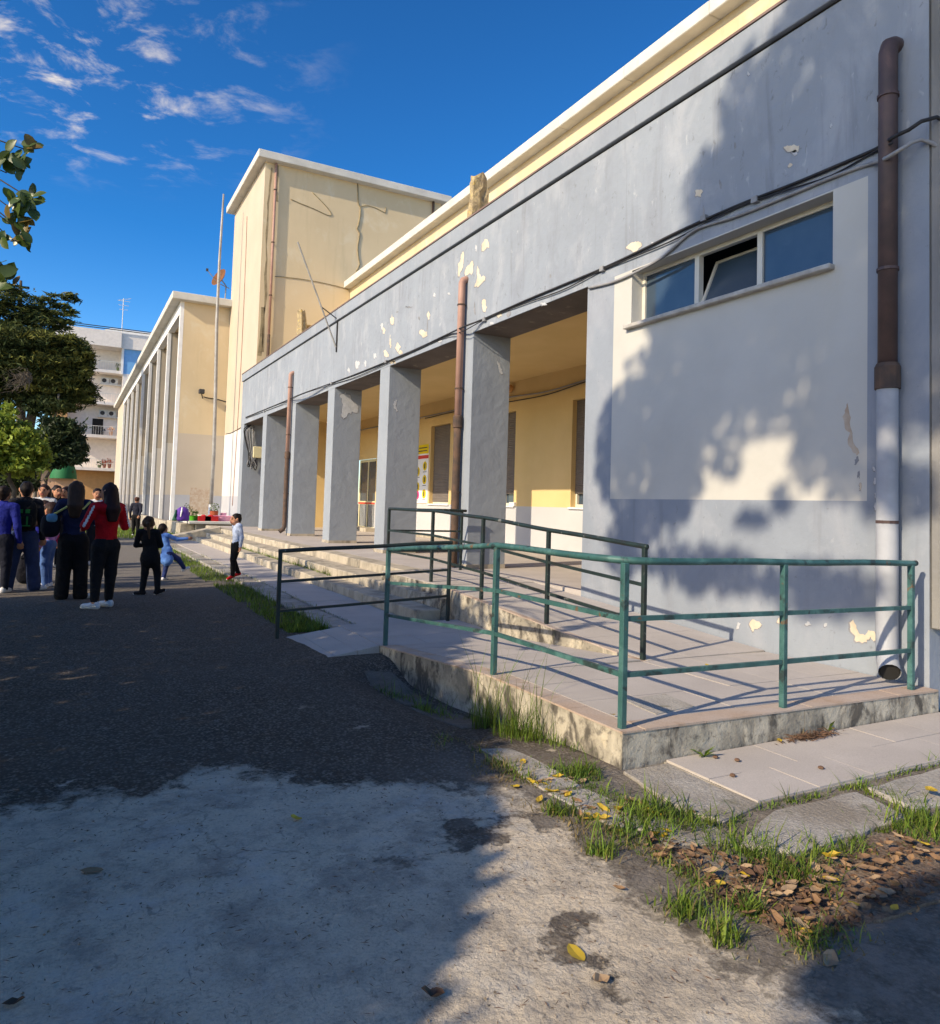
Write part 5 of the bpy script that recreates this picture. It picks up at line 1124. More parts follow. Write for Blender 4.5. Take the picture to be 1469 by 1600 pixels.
lvs = [(300, 130, 12, -60, 1), (280, 190, 11, 140, 0), (340, 190, 13, 20, 1), (385, 175, 8, 10, 0), (120, 185, 13, 60, 1), (190, 250, 10, 80, 0), (70, 265, 12, 200, 0), (130, 300, 14, 130, 0), (90, 370, 14, 110, 0), (220, 300, 13, 40, 0), (245, 330, 12, 20, 0), (180, 340, 12, 250, 0), (260, 365, 8, 320, 0), (190, 420, 12, 280, 0), (185, 480, 8, 270, 0), (15, 320, 12, 60, 0), (5, 370, 10, 240, 0), (30, 300, 11, 150, 0), (215, 390, 10, 300, 0), (160, 380, 11, 200, 0),
       (330, 615, 13, 95, 0), (395, 660, 11, 20, 0), (415, 705, 7, -20, 0), (360, 740, 14, 0, 0), (260, 680, 12, 150, 0), (90, 660, 14, 120, 0), (105, 710, 13, 260, 0), (160, 720, 12, 60, 0), (190, 760, 15, 170, 0), (230, 790, 16, 250, 0), (280, 760, 13, 30, 0), (310, 810, 14, 320, 0), (340, 860, 14, 310, 0), (170, 830, 14, 230, 0), (200, 850, 12, 280, 0), (75, 830, 12, 120, 1), (110, 880, 11, 200, 0), (80, 905, 8, 90, 0), (240, 920, 13, 0, 1), (280, 930, 12, 340, 1), (265, 980, 10, 270, 1), (155, 1010, 12, 100, 1), (200, 985, 11, 310, 0), (280, 1030, 9, 60, 1), (215, 1070, 11, 140, 0), (270, 1090, 11, 320, 0), (240, 1120, 14, 330, 0), (180, 1110, 13, 190, 1), (275, 1190, 10, 300, 0), (10, 1090, 12, 80, 0), (60, 1100, 10, 0, 0), (45, 1150, 12, 300, 0), (20, 1340, 10, 180, 0), (70, 1430, 16, 10, 0), (30, 1450, 14, 200, 0), (15, 1500, 10, 300, 0), (165, 1520, 10, 80, 1), (30, 1590, 14, 0, 0), (250, 720, 14, 300, 0), (210, 720, 13, 80, 0), (300, 700, 10, 60, 0), (130, 770, 13, 200, 0)]
lvs += [(a+rnd.uniform(-38, 30), b_+rnd.uniform(-30, 30), s_*rnd.uniform(.7, 1.05), ang+rnd.uniform(-70, 70), 0) for (a, b_, s_, ang, red) in lvs if a < 330 and rnd.random() < .55]
for (a, b_, s_, ang, red) in lvs:
    px, py = a*k1, 200+b_*k1
    c = L3(px, py, rnd.uniform(-.06, .06)); k = YL/FPX/_f.y
    an = math.radians(ang+rnd.uniform(-15, 15)); ln = s_*1.45*k*1.05
    ax_ = (RT*math.cos(an)+UP*math.sin(an)+_f*rnd.uniform(-.5, .5)).normalized(); nz = (_f*-1+Vector((rnd.uniform(-.8, .8), rnd.uniform(-.8, .8), rnd.uniform(-.2, 1.0)))).normalized()
    ay = nz.cross(ax_).normalized(); nz = ax_.cross(ay)
    o = bpy.data.objects.new('leaf', lm2 if red else lm_); COL.objects.link(o); o.parent = ob
    w_ = 1.0
    o.matrix_world = Matrix(((ax_.x*ln, ay.x*ln*w_, nz.x*ln, c.x-ax_.x*ln*.5), (ax_.y*ln, ay.y*ln*w_, nz.y*ln, c.y-ax_.y*ln*.5), (ax_.z*ln, ay.z*ln*w_, nz.z*ln, c.z-ax_.z*ln*.5), (0, 0, 0, 1)))

# ------------------------------------------------------------------ grass and weeds
M['grass'] = mat('grass_blades', (0.155, 0.225, 0.035), (0.09, 0.155, 0.025), 3, rough=.6, spec=.25, island=.55, transl=.3)
M['drygrass'] = mat('dry_grass_blades', (0.27, 0.20, 0.09), (0.18, 0.14, 0.06), 4, rough=.8, island=.3, transl=.2)
def blades(name, pts, h, wd, mt, lean=.5):
    """pts: (x,y,z); each blade a bent two-segment strip"""
    n = len(pts); P = np.asarray(pts, float); H = h*(.35+.7*nr.random(n)**1.3+1.3*(nr.random(n) > .93))
    an = nr.uniform(0, 2*np.pi, n); L_ = lean*H*nr.uniform(.2, 1.3, n); W = wd*nr.uniform(.6, 1.3, n)
    dx, dy = np.cos(an), np.sin(an); sx, sy = -dy, dx
    def pt(t, sd): 
        b = t**1.7
        return np.stack([P[:, 0]+dx*L_*b+sx*W*sd, P[:, 1]+dy*L_*b+sy*W*sd, P[:, 2]-.01+H*t*(1-.25*t*lean)], 1)
    V = np.stack([pt(0, -.5), pt(0, .5), pt(.5, .42), pt(.5, -.42), pt(1, 0)], 1).reshape(-1, 3)
    faces = []
    base = np.arange(n)*5
    me = bpy.data.meshes.new(name); me.vertices.add(5*n); me.vertices.foreach_set('co', V.astype(np.float32).ravel())
    loops = np.stack([base, base+1, base+2, base+3, base+3, base+2, base+4], 1).ravel().astype(np.int32)
    me.loops.add(7*n); me.loops.foreach_set('vertex_index', loops); me.polygons.add(2*n)
    ls = np.stack([np.arange(n)*7, np.arange(n)*7+4], 1).ravel().astype(np.int32); me.polygons.foreach_set('loop_start', ls)
    try: me.polygons.foreach_set('loop_total', np.tile([4, 3], n).astype(np.int32))
    except Exception: pass
    me.materials.append(M[mt]); me.update(calc_edges=True); me.validate()
    o = bpy.data.objects.new(name, me); COL.objects.link(o); o['kind'] = 'stuff'; return o
def along(pix, n, wpx, z=0.0):
    """n ground points scattered along a pixel polyline, wpx = half width in metres"""
    P = [onz(a, b, z) for a, b in pix]; seg = [(P[i+1]-P[i]).length for i in range(len(P)-1)]; T = sum(seg); out = []
    while len(out) < n:
        s = rnd.uniform(0, T); i = 0
        while s > seg[i]: s -= seg[i]; i += 1
        q = P[i].lerp(P[i+1], s/seg[i])+Vector((rnd.gauss(0, wpx), rnd.gauss(0, wpx), 0))
        if mnoise.noise(Vector((q.x*4, q.y*4, 5))) < -.12+rnd.uniform(-.2, .2): continue
        out.append((q.x, q.y, z if z > .001 or z < -.001 else gz(min(q.x, 2.8), q.y)))
    return out
def tuft(px, py, n, r, z=None):
    c = onz(px, py, 0 if z is None else z); return [(c.x+rnd.gauss(0, r), c.y+rnd.gauss(0, r), (gz(min(c.x, 2.8), c.y) if z is None else z)) for _ in range(n)]
gp = along([(690, 1150), (760, 1185), (830, 1225), (900, 1275), (980, 1315), (1070, 1370), (1130, 1410), (1190, 1455), (1240, 1480)], 1500, .035)
gp += along([(850, 1190), (910, 1225), (990, 1275), (1060, 1285), (1120, 1320), (1180, 1350)], 1500, .06)
gp += along([(1130, 1292), (1190, 1262), (1260, 1245), (1340, 1225), (1400, 1208), (1469, 1190)], 900, .02)+along([(1340, 1232), (1400, 1245), (1450, 1262)], 420, .03)+along([(1230, 1350), (1300, 1335), (1360, 1315), (1420, 1290), (1469, 1280)], 1500, .055)+along([(1180, 1460), (1250, 1470), (1320, 1455)], 420, .05)
gt = tuft(910, 1210, 260, .05)+tuft(1020, 1270, 320, .07)+tuft(1070, 1285, 320, .08)+tuft(1240, 1370, 420, .07)+tuft(1180, 1330, 300, .08)+tuft(1000, 1300, 240, .08)+tuft(1460, 1290, 500, .10)+tuft(1430, 1300, 300, .08)+tuft(940, 1335, 120, .03)+tuft(1070, 1425, 200, .045)+tuft(870, 1270, 110, .035)+tuft(1130, 1465, 160, .035)+tuft(1170, 1425, 160, .03)
blades('grass', gt, .095, .0058, 'grass', .8)
blades('dry_grass', gt[::6], .06, .005, 'drygrass', 1.0)
blades('grass', [q for i, q in enumerate(gp) if i % 4 < 3], .055, .0055, 'grass', .9)
wd = along([(600, 1062), (650, 1085), (700, 1105), (750, 1128), (800, 1150), (850, 1172), (900, 1190)], 1300, .05, -.08)
wd = [(x, y, gz(min(x, 2.78), y)) for x, y, z in wd if x < 2.81]
blades('grass', [q for i, q in enumerate(wd) if i % 2], .11, .006, 'grass', .8)
blades('grass', [(x, y, gz(x, y)) for x, y, z in tuft(760, 1130, 140, .05, -.08)+tuft(800, 1150, 110, .05, -.06)+tuft(830, 1160, 90, .05, -.05) if x < 2.81], .34, .005, 'grass', .6)
blades('dry_grass', [p for p in along([(700, 1150), (800, 1215), (900, 1285), (1000, 1335), (1100, 1400), (1220, 1475), (1330, 1440)], 1600, .08)]+along([(1240, 1150), (1285, 1138)], 60, .02, .015), .05, .005, 'drygrass', 1.0)
strip_ = []
while len(strip_) < 9000:
    y = 8.5+rnd.random()**1.6*20; x = rnd.uniform(2.28, 2.80)
    if mnoise.noise(Vector((x*2.2, y*1.4, 2))) > -.18: strip_.append((x, y, gz(x, y)))
blades('grass', strip_, .10, .009, 'grass', .6)
blades('grass', [(3.12+rnd.gauss(0, .02), 8.5+rnd.random()*12, 0.0) for _ in range(700)], .03, .006, 'grass', .6)
blades('grass', [(4.22+rnd.gauss(0, .03), rnd.uniform(13.0, 21.0), .14) for _ in range(900) ], .10, .008, 'grass', .6)
far_g = [(rnd.uniform(.5, 3.8), rnd.uniform(29, 38), -.05) for _ in range(5000)]
blades('grass', far_g, .16, .02, 'grass', .5)
# small weeds against the ramp end
def weed(label, px, py, n, ln, z=.016):
    t = thing('weed', label, 'weed'); c = onz(px, py, z)
    for k in range(n):
        a = rnd.uniform(0, 6.28); el = rnd.uniform(.3, 1.1); d = Vector((math.cos(a)*math.cos(el), math.sin(a)*math.cos(el), math.sin(el))); s = Vector((-math.sin(a), math.cos(a), 0))*.012; l = ln*rnd.uniform(.6, 1.2)
        b = MB(); m_ = c+d*l*.55; e = c+d*l+Vector((0, 0, -l*.15))
        b.add([c-s*.3, c+s*.3, m_+s, e, m_-s], [(0, 1, 2, 4), (4, 2, 3)]); b.build('blade', 'grass', t)
weed('small green weed at the foot of the ramp end beside the pavement', 1100, 1182, 9, .10); weed('green weed growing against the ramp end wall under the railing', 1295, 1142, 12, .12)

# ------------------------------------------------------------------ fallen leaves, pine debris
M['leafy'] = mat('yellow_fallen_leaf', (0.62, 0.42, 0.05), (0.50, 0.34, 0.06), 12, rough=.6, transl=.2); M['leafb'] = mat('brown_dry_leaf', (0.20, 0.11, 0.06), (0.30, 0.18, 0.10), 12, rough=.85); M['leaft'] = mat('tan_dry_leaf', (0.38, 0.26, 0.16), (0.30, 0.20, 0.125), 12, rough=.85); M['leafd'] = mat('dark_dead_leaf', (0.10, 0.055, 0.035), (0.16, 0.09, 0.06), 12, rough=.9)
def dry_leaf(seed, mt, curl):
    R = random.Random(seed); me = bpy.data.meshes.new('fallen_leaf'); V = []; F = []
    for i, (t_, w_) in enumerate(prof_l):
        z_ = curl*(.5-abs(t_-.5))*(-.5)+curl*.3*t_*t_
        V += [(t_-.5, -w_*R.uniform(.8, 1.1), z_+w_*curl*R.uniform(.5, 1.3)), (t_-.5, 0, z_), (t_-.5, w_*R.uniform(.8, 1.1), z_+w_*curl*R.uniform(.4, 1.2))]
    mn = min(v[2] for v in V); V = [(a, b, c-mn) for a, b, c in V]
    for i in range(5): F += [(3*i, 3*i+3, 3*i+4, 3*i+1), (3*i+1, 3*i+4, 3*i+5, 3*i+2)]
    me.from_pydata(V, [], F); me.materials.append(M[mt]); return me
LM = {mt: [dry_leaf(10*i+s, mt, c) for s, c in enumerate((.25, .6, .9))] for i, mt in enumerate(('leafy', 'leafb', 'leaft', 'leafd'))}
def drop(px, py, s, mt, label, group, z=None):
    p = onz(px, py, 0 if z is None else z)
    if z is None: zz_ = gz(min(p.x, 2.8), p.y) if p.x < 2.82 or p.y < 3.3 else .02
    else: zz_ = z
    if p.y < 2.66 and p.x > 2.62: zz_ = max(zz_, .02)
    o = bpy.data.objects.new('fallen_leaf', rnd.choice(LM[mt])); COL.objects.link(o)
    o.location = (p.x, p.y, zz_+.004); o.scale = (s, s*rnd.uniform(.7, 1.2), s*rnd.uniform(.6, 1.1)); o.rotation_euler = (rnd.uniform(-.15, .15), rnd.uniform(-.15, .15), rnd.uniform(0, 6.28))
    tag(o, label, 'leaf', group)
drop(900, 1494, .085, 'leafy', 'bright yellow leaf lying flat on the sunlit cement ground', None)
drop(938, 1538, .07, 'leaft', 'dull yellow-tan leaf lying on the sunlit cement ground', None)
drop(143, 1363, .085, 'leafb', 'curled orange-brown leaf alone on the shaded cement ground', None)
drop(463, 1282, .06, 'leafy', 'small yellow-brown leaf on shaded cement near the asphalt edge', None)
drop(677, 1563, .07, 'leafd', 'dark dead leaf at the edge of the sunlit cement', None)
drop(20, 1573, .06, 'leafd', 'round dark dead leaf on the shaded cement', None)
drop(968, 1393, .05, 'leafb', 'small orange leaf on pale cement beside dark asphalt patches', None)
drop(1297, 1502, .09, 'leaft', 'pale tan leaf lying between cement and the shaded corner', None)
drop(1105, 1040, .06, 'leafy', 'small yellow leaf lying on the sunlit ramp landing', None, .205)
drop(958, 1118, .05, 'leafy', 'tiny yellow leaf beside the corner post of the ramp', None, .22)
drop(1378, 1117, .07, 'leafb', 'orange-brown leaf on the pavement at the wall foot', None, .02)
drop(1218, 1158, .06, 'leafy', 'pale yellow leaf on the pavement below the ramp end', None, .02)
drop(1455, 1237, .10, 'leafy', 'large pale yellow leaf on the kerb block beside the grass', None, .035)
gl = 'leaves fallen in the grass strip'
for i in range(24):
    t_ = rnd.random(); px = 800+t_*260+rnd.gauss(0, 25); py = 1205+t_*105+rnd.gauss(0, 14)
    drop(px, py, rnd.uniform(.045, .085), 'leafy', 'yellow leaf fallen in the grass strip below the ramp', gl)
for i in range(26):
    t_ = rnd.random(); px = 780+t_*290+rnd.gauss(0, 30); py = 1200+t_*115+rnd.gauss(0, 16)
    drop(px, py, rnd.uniform(.04, .08), rnd.choice(['leafb', 'leaft']), 'brown dry leaf fallen in the grass strip below the ramp', 'brown leaves in the grass strip')
def inpoly(px, py, poly):
    c = False; j = len(poly)-1
    for i in range(len(poly)):
        if ((poly[i][1] > py) != (poly[j][1] > py)) and px < (poly[j][0]-poly[i][0])*(py-poly[i][1])/(poly[j][1]-poly[i][1])+poly[i][0]: c = not c
        j = i
    return c
BED = [(1000, 1312), (1090, 1322), (1150, 1345), (1250, 1352), (1420, 1300), (1469, 1300), (1469, 1400), (1400, 1425), (1300, 1462), (1230, 1466), (1150, 1420), (1080, 1375)]
k = 0
while k < 115:
    px, py = rnd.uniform(1000, 1469), rnd.uniform(1310, 1466)
    if not inpoly(px, py, BED): continue
    r = rnd.random(); mt = 'leafb' if r < .50 else ('leaft' if r < .76 else ('leafy' if r < .84 else 'leafd'))
    nm = {'leafb': 'brown', 'leaft': 'tan', 'leafy': 'yellow', 'leafd': 'dark'}[mt]
    drop(px, py, rnd.uniform(.035, .075), mt, nm+' dry leaf in the leaf litter bed beside the kerb blocks', nm+' leaves in the litter bed', .004+rnd.uniform(0, .02)); k += 1
litter = []
while len(litter) < 1000:
    px, py = rnd.uniform(960, 1469), rnd.uniform(1290, 1480)
    if inpoly(px, py, BED): 
        p = onz(px, py); litter.append((p.x, p.y, rnd.uniform(.002, .02)+max(gz(p.x, p.y), -.02)))
leaf_cloud('leaf_litter', litter, .030, 'leafd', None, .6, .42)
leaf_cloud('leaf_litter', [(a+rnd.gauss(0, .03), b+rnd.gauss(0, .03), c) for a, b, c in litter[:600]], .028, 'leafb', None, .6, .42)
# crumbs and needles strewn on the cement and asphalt
cr = []
while len(cr) < 1500:
    x = rnd.uniform(-.6, 2.4); y = rnd.uniform(1.6, 4.6)
    cr.append((x, y, gz(x, y)+.003))
leaf_cloud('pine_needles', cr, .028, 'leafd', None, .95, .10)
leaf_cloud('ground_crumbs', [(a+rnd.gauss(0, .2), b+rnd.gauss(0, .2), gz(a, b)+.003) for a, b, c in cr[:1000]], .011, 'twig', None, .8, .8)
pn = thing('pine_needle_heap', 'clump of brown needles on the pavement against the ramp end', 'debris')
c_ = onz(1252, 1148, .02); leaf_cloud('needles', [(c_.x+rnd.gauss(0, .11), 3.27+rnd.gauss(0, .02), .02+abs(rnd.gauss(0, .014))) for _ in range(420)], .05, 'leafd', pn, .7, .12)
for (px, py, z) in [(1145, 1213, .018), (1152, 1189, .018), (1118, 1184, .018), (1283, 1201, .018)]:
    c_ = onz(px, py, z); b = MB(); b.lathe([(.008, 0), (.018, .006), (.014, .014), (.004, .018)], 7, (0, 0, 0)); o = b.build('seed_pod', 'leafd'); o.location = (c_.x, c_.y, z-.002); tag(o, 'small brown seed pod on the tiled pavement', 'seed pod', 'seed pods on the pavement')
# ================================================================== PEOPLE
def surface_nets(V, org, h):
    ins = V < 0
    nx, ny, nz = V.shape
    c = np.zeros((nx-1, ny-1, nz-1), np.int8)
    for i in (0, 1):
        for j in (0, 1):
            for k in (0, 1): c += ins[i:nx-1+i, j:ny-1+j, k:nz-1+k]
    act = (c > 0) & (c < 8); idx = -np.ones(act.shape, np.int64); ii = np.argwhere(act); idx[act] = np.arange(len(ii))
    acc = np.zeros((len(ii), 3)); cnt = np.zeros(len(ii))
    cor = [(i, j, k) for i in (0, 1) for j in (0, 1) for k in (0, 1)]
    for a in cor:
        for ax in range(3):
            if a[ax]: continue
            b = list(a); b[ax] = 1
            va = V[ii[:, 0]+a[0], ii[:, 1]+a[1], ii[:, 2]+a[2]]; vb = V[ii[:, 0]+b[0], ii[:, 1]+b[1], ii[:, 2]+b[2]]
            m = (va < 0) != (vb < 0); t = np.where(m, va/(va-vb+1e-12), 0)
            p = np.zeros((len(ii), 3)); p += np.array(a); p[:, ax] += t
            acc[m] += p[m]; cnt[m] += 1
    P = org+(ii+acc/np.maximum(cnt, 1)[:, None])*h
    F = []
    def faces(ax):
        s = [slice(None)]*3; s2 = [slice(None)]*3; s[ax] = slice(0, -1); s2[ax] = slice(1, None)
        A = ins[tuple(s)]; B = ins[tuple(s2)]; e = np.argwhere(A != B); fl = A[A != B]
        o1, o2 = [(1, 2), (2, 0), (0, 1)][ax]
        ok = (e[:, o1] > 0) & (e[:, o2] > 0) & (e[:, o1] < V.shape[o1]-1) & (e[:, o2] < V.shape[o2]-1); e = e[ok]; fl = fl[ok]
        def cell(d1, d2): q = e.copy(); q[:, o1] += d1; q[:, o2] += d2; return idx[q[:, 0], q[:, 1], q[:, 2]]
        q = np.stack([cell(-1, -1), cell(0, -1), cell(0, 0), cell(-1, 0)], 1)
        q[~fl] = q[~fl][:, ::-1]; F.append(q)
    for ax in range(3): faces(ax)
    return P, np.concatenate(F)
def sdf_mesh(prims, h, ksm):
    """prims: ('rc',a,b,r1,r2,(sx,sy,sz),label) or ('el',c,r,label)"""
    lo = np.full(3, 1e9); hi = -lo
    for p in prims:
        if p[0] == 'rc':
            m = max(p[3], p[4]); q = np.array([p[1], p[2]], float); lo = np.minimum(lo, q.min(0)-m-.04); hi = np.maximum(hi, q.max(0)+m+.04)
        else:
            q = np.array(p[1], float); r = np.array(p[2]); lo = np.minimum(lo, q-r-.04); hi = np.maximum(hi, q+r+.04)
    n = np.ceil((hi-lo)/h).astype(int)+2
    D = np.full(n, 9.0, np.float32); B = np.full(n, 9.0, np.float32); Lb = np.zeros(n, np.int16); labels = []
    ax = [lo[i]+np.arange(n[i])*h for i in range(3)]
    for p in prims:
        lab = p[-1]
        if lab not in labels: labels.append(lab)
        li = labels.index(lab)
        if p[0] == 'rc':
            q = np.array([p[1], p[2]], float); m = max(p[3], p[4])/min(1, min(p[5])) if p[5] else max(p[3], p[4]); a0 = q.min(0)-m-.06; a1 = q.max(0)+m+.06
        else: q = np.array(p[1], float); a0 = q-np.array(p[2])-.06; a1 = q+np.array(p[2])+.06
        i0 = np.clip(((a0-lo)/h).astype(int), 0, n-1); i1 = np.clip(((a1-lo)/h).astype(int)+2, 1, n)
        X, Y, Z = np.meshgrid(ax[0][i0[0]:i1[0]], ax[1][i0[1]:i1[1]], ax[2][i0[2]:i1[2]], indexing='ij')
        if p[0] == 'rc':
            a = np.array(p[1], float); b = np.array(p[2], float); s = p[5] or (1, 1, 1)
            ba = (b-a)/np.array(s); x = (X-a[0])/s[0]; y = (Y-a[1])/s[1]; z = (Z-a[2])/s[2]
            t = np.clip((x*ba[0]+y*ba[1]+z*ba[2])/(ba.dot(ba)+1e-12), 0, 1)
            d = np.sqrt((x-t*ba[0])**2+(y-t*ba[1])**2+(z-t*ba[2])**2)-(p[3]+(p[4]-p[3])*t); d = d*min(s)
        else:
            r = np.array(p[2], float); k = np.sqrt(((X-q[0])/r[0])**2+((Y-q[1])/r[1])**2+((Z-q[2])/r[2])**2); d = (k-1)*r.min()
        sl = (slice(i0[0], i1[0]), slice(i0[1], i1[1]), slice(i0[2], i1[2])); cur = D[sl]
        hh = np.maximum(ksm-np.abs(cur-d), 0)/ksm; D[sl] = np.minimum(cur, d)-hh*hh*ksm*.25
        bb = B[sl]; m = d < bb; bb[m] = d[m]; Lb[sl][m] = li
    P, F = surface_nets(D, lo, h)
    ctr = P[F].mean(1); gi = np.clip(np.round((ctr-lo)/h).astype(int), 0, n-1)
    return P, F, Lb[gi[:, 0], gi[:, 1], gi[:, 2]], labels
PM = {}
def pmat(c, rough=.85):
    k = tuple(c)
    if k not in PM: PM[k] = mat('cloth_%02x%02x%02x' % k, lin(c), tuple(v*.72 for v in lin(c)[:3])+(1,), 9, rough=rough, spec=.2, bumps=((14, .9, .03), (45, .5, .008)))
    return PM[k]
HM = {}
def hmat(c):
    k = tuple(c)
    if k not in HM: HM[k] = mat('hair_%02x%02x%02x' % k, lin(c), tuple(v*1.4 for v in lin(c)[:3])+(1,), 40, stretch=(1, 1, .12), rough=.6, spec=.2, bumps=((60, .6, .01),))
    return HM[k]
def sdf_obj(name, prims, h, ksm, cols, parent):
    P, F, lab, labels = sdf_mesh(prims, h, ksm)
    me = bpy.data.meshes.new(name); me.from_pydata(P.tolist(), [], F.tolist())
    for l in labels: me.materials.append(hmat(cols[l]) if name == 'hair' else pmat(cols[l]))
    me.polygons.foreach_set('material_index', lab.astype(np.int32)); me.polygons.foreach_set('use_smooth', [True]*len(F)); me.update()
    o = bpy.data.objects.new(name, me); COL.objects.link(o); o.parent = parent; return o
SKIN = (196, 140, 112)
def person(label, loc, heading, H, cols, pose=None, hair='short', kid=False, wide=False, coat=None, hem=None, bareankle=False, stripe=False, head_turn=0.0, head_tilt=0.0, vox=.0115, group=None, slim=1.0):
    pose = pose or {}; g_ = lambda k, d: np.array(pose.get(k, d), float)*H
    hs = 1.28 if kid else 1.0; sh = .80 if kid else .815
    t = thing('person', label, 'person', group=group)
    lean = np.array(pose.get('lean', (0, 0, 0)), float)*H
    hip = np.array(pose.get('hip', (0, 0, .50)), float)*H
    S_ = lambda x: np.array([x*H, 0, sh*H])+lean
    chest = np.array([0, 0, .72*H])+lean*.8; neck = np.array([0, .004*H, (sh+.035)*H])+lean
    hc = np.array([0, .012*H, (.935 if not kid else .905)*H])+lean*1.15+np.array(pose.get('head', (0, 0, 0)))*H
    pr = []
    rc = lambda a, b, r1, r2, lab, s=None: pr.append(('rc', tuple(a), tuple(b), r1*H, r2*H, s, lab))
    # torso
    rc(hip+np.array([0, 0, .045])*H, chest, .083*slim, .092*slim, 'top', (1, .68, 1)); rc(S_(-.075), S_(.075), .046, .046, 'top'); rc(chest, np.array([0, 0, (sh-.01)*H])+lean, .092*slim, .07, 'top', (1, .68, 1))
    rc(hip+np.array([-.03, -.008, .0])*H, hip+np.array([.03, -.008, 0])*H, .078, .078, 'pants', (1, .82, 1))
    if hem: rc(hip+np.array([0, 0, .06])*H, hip+np.array([0, 0, hem])*H, .095, .125, 'top', (1, .75, 1))
    rc(neck-np.array([0, 0, .03])*H, neck+np.array([0, .006, .035])*H, .03, .028, 'skin')
    # head
    pr.append(('el', tuple(hc), tuple(np.array([.050, .060, .070])*H*hs), 'skin')); pr.append(('el', tuple(hc+np.array([0, .012, -.030])*H*hs), tuple(np.array([.038, .044, .040])*H*hs), 'skin'))
    ct, st_ = math.cos(head_turn), math.sin(head_turn)
    def hd(x, y, z): return hc+np.array([x*ct-y*st_, x*st_+y*ct, z])*H*hs
    rc(hd(0, .058, .004), hd(0, .066, -.014), .006*hs, .010*hs, 'skin'); rc(hd(-.052, 0, -.004), hd(-.052, -.004, .012), .010*hs, .012*hs, 'skin', None); rc(hd(.052, 0, -.004), hd(.052, -.004, .012), .010*hs, .012*hs, 'skin')
    for s in (-1, 1):
        pr.append(('el', tuple(hd(.02*s, .053, .006)), (.0055*H*hs,)*3, 'eye')); rc(hd(.010*s, .056, .021), hd(.032*s, .048, .021), .0028*hs, .002*hs, 'hair')
    rc(hd(-.014, .054, -.036), hd(.014, .054, -.036), .006*hs, .006*hs, 'lip')
    # legs
    for s, kk, aa in ((-1, 'lk', 'la'), (1, 'rk', 'ra')):
        hj = hip+np.array([.048*s, 0, -.005])*H; kn = g_(kk, ((.064 if wide else .054)*s, .012, .275)); an = g_(aa, ((.072 if wide else .056)*s, -.005, .05))
        w0, w1, w2 = (.074, .058, .057) if wide else (.066, .046, .034)
        rc(hj, kn, w0, w1, 'pants'); end = an if not bareankle else an+(kn-an)*.14
        rc(kn, end+np.array([0, 0, -.012*H if wide else 0]), w1, w2, 'pants')
        if bareankle: rc(an+(kn-an)*.2, an, .023, .021, 'skin')
        fd = np.array(pose.get(aa+'f', (s*.18, 1, 0)), float); fd /= np.linalg.norm(fd)
        rc(an+np.array([0, 0, -.022])*H-fd*.022*H, an+np.array([0, 0, -.03])*H+fd*.085*H, .027, .020, 'shoe'); rc(an+np.array([0, 0, -.038])*H-fd*.03*H, an+np.array([0, 0, -.039])*H+fd*.10*H, .014, .012, 'sole')
    # arms and hands
    for s, ee, ww in ((-1, 'le', 'lw'), (1, 're', 'rw')):
        sj = S_(.108*s); el = g_(ee, (.145*s, -.02, .63))+lean*.7; wr = g_(ww, (.150*s, .03, .49))+lean*.5
        rc(sj, el, .040, .033, 'top'); rc(el, wr, .033, .024, 'top')
        d = (wr-el)/np.linalg.norm(wr-el); side = np.cross(d, np.array([0, 1, 0.3])); side /= np.linalg.norm(side)+1e-9
        rc(wr, wr+d*.045*H, .016, .019, 'skin', None)
        cu = np.cross(side, d)
        for f in range(4):
            b0 = wr+d*.052*H+side*(.013*(f-1.5))*H; l = (.030, .036, .034, .026)[f]*H
            m_ = b0+d*l*.6+cu*l*.2; rc(b0, m_, .0062, .006, 'skin'); rc(m_, m_+d*l*.4+cu*l*.35, .006, .005, 'skin')
        rc(wr+d*.015*H+side*.018*H*s, wr+d*.045*H+side*.036*H*s, .0075, .006, 'skin')
        if stripe:
            out = np.array([s*.7, -.75, 0]); out /= np.linalg.norm(out)
            for q in (-.007, .010): rc(sj+out*.034*H+np.array([0, q, .005])*H, el+out*.028*H+np.array([0, q, 0])*H, .0055, .0055, 'stripe'); rc(el+out*.028*H+np.array([0, q, 0])*H, wr+out*.019*H+np.array([0, q, 0])*H, .0055, .0055, 'stripe')
    if stripe: rc(np.array([-.05*H, -.05*H, (sh-.01)*H])+lean, np.array([.05*H, -.05*H, (sh-.01)*H])+lean, .045, .045, 'top')   # hood on the back
    C_ = dict(skin=SKIN, top=(40, 40, 45), pants=(25, 25, 28), shoe=(220, 220, 222), sole=(232, 232, 232), hair=(30, 22, 18), eye=(20, 15, 12), lip=(160, 90, 80), stripe=(232, 232, 235)); C_.update(cols)
    sdf_obj('body', pr, vox, .016*H, C_, t)
    hp = []
    def hr(a, b, r1, r2, s=None): hp.append(('rc', tuple(a), tuple(b), r1*H, r2*H, s, 'hair'))
    hp.append(('el', tuple(hd(0, -.012, .018)), tuple(np.array([.056, .063, .064])*H*hs), 'hair')); [hp.append(('el', tuple(hd(.045*math.cos(a_)*math.cos(e_), -.014+.052*math.sin(a_)*math.cos(e_), .016+.054*math.sin(e_))), (.016*H*hs,)*3, 'hair')) for a_, e_ in [(rnd.uniform(2.6, 6.8), rnd.uniform(.1, 1.4)) for _ in range(9)]]
    if hair == 'short': hr(hd(0, -.03, 0), hd(0, -.03, -.03), .045*hs, .034*hs)
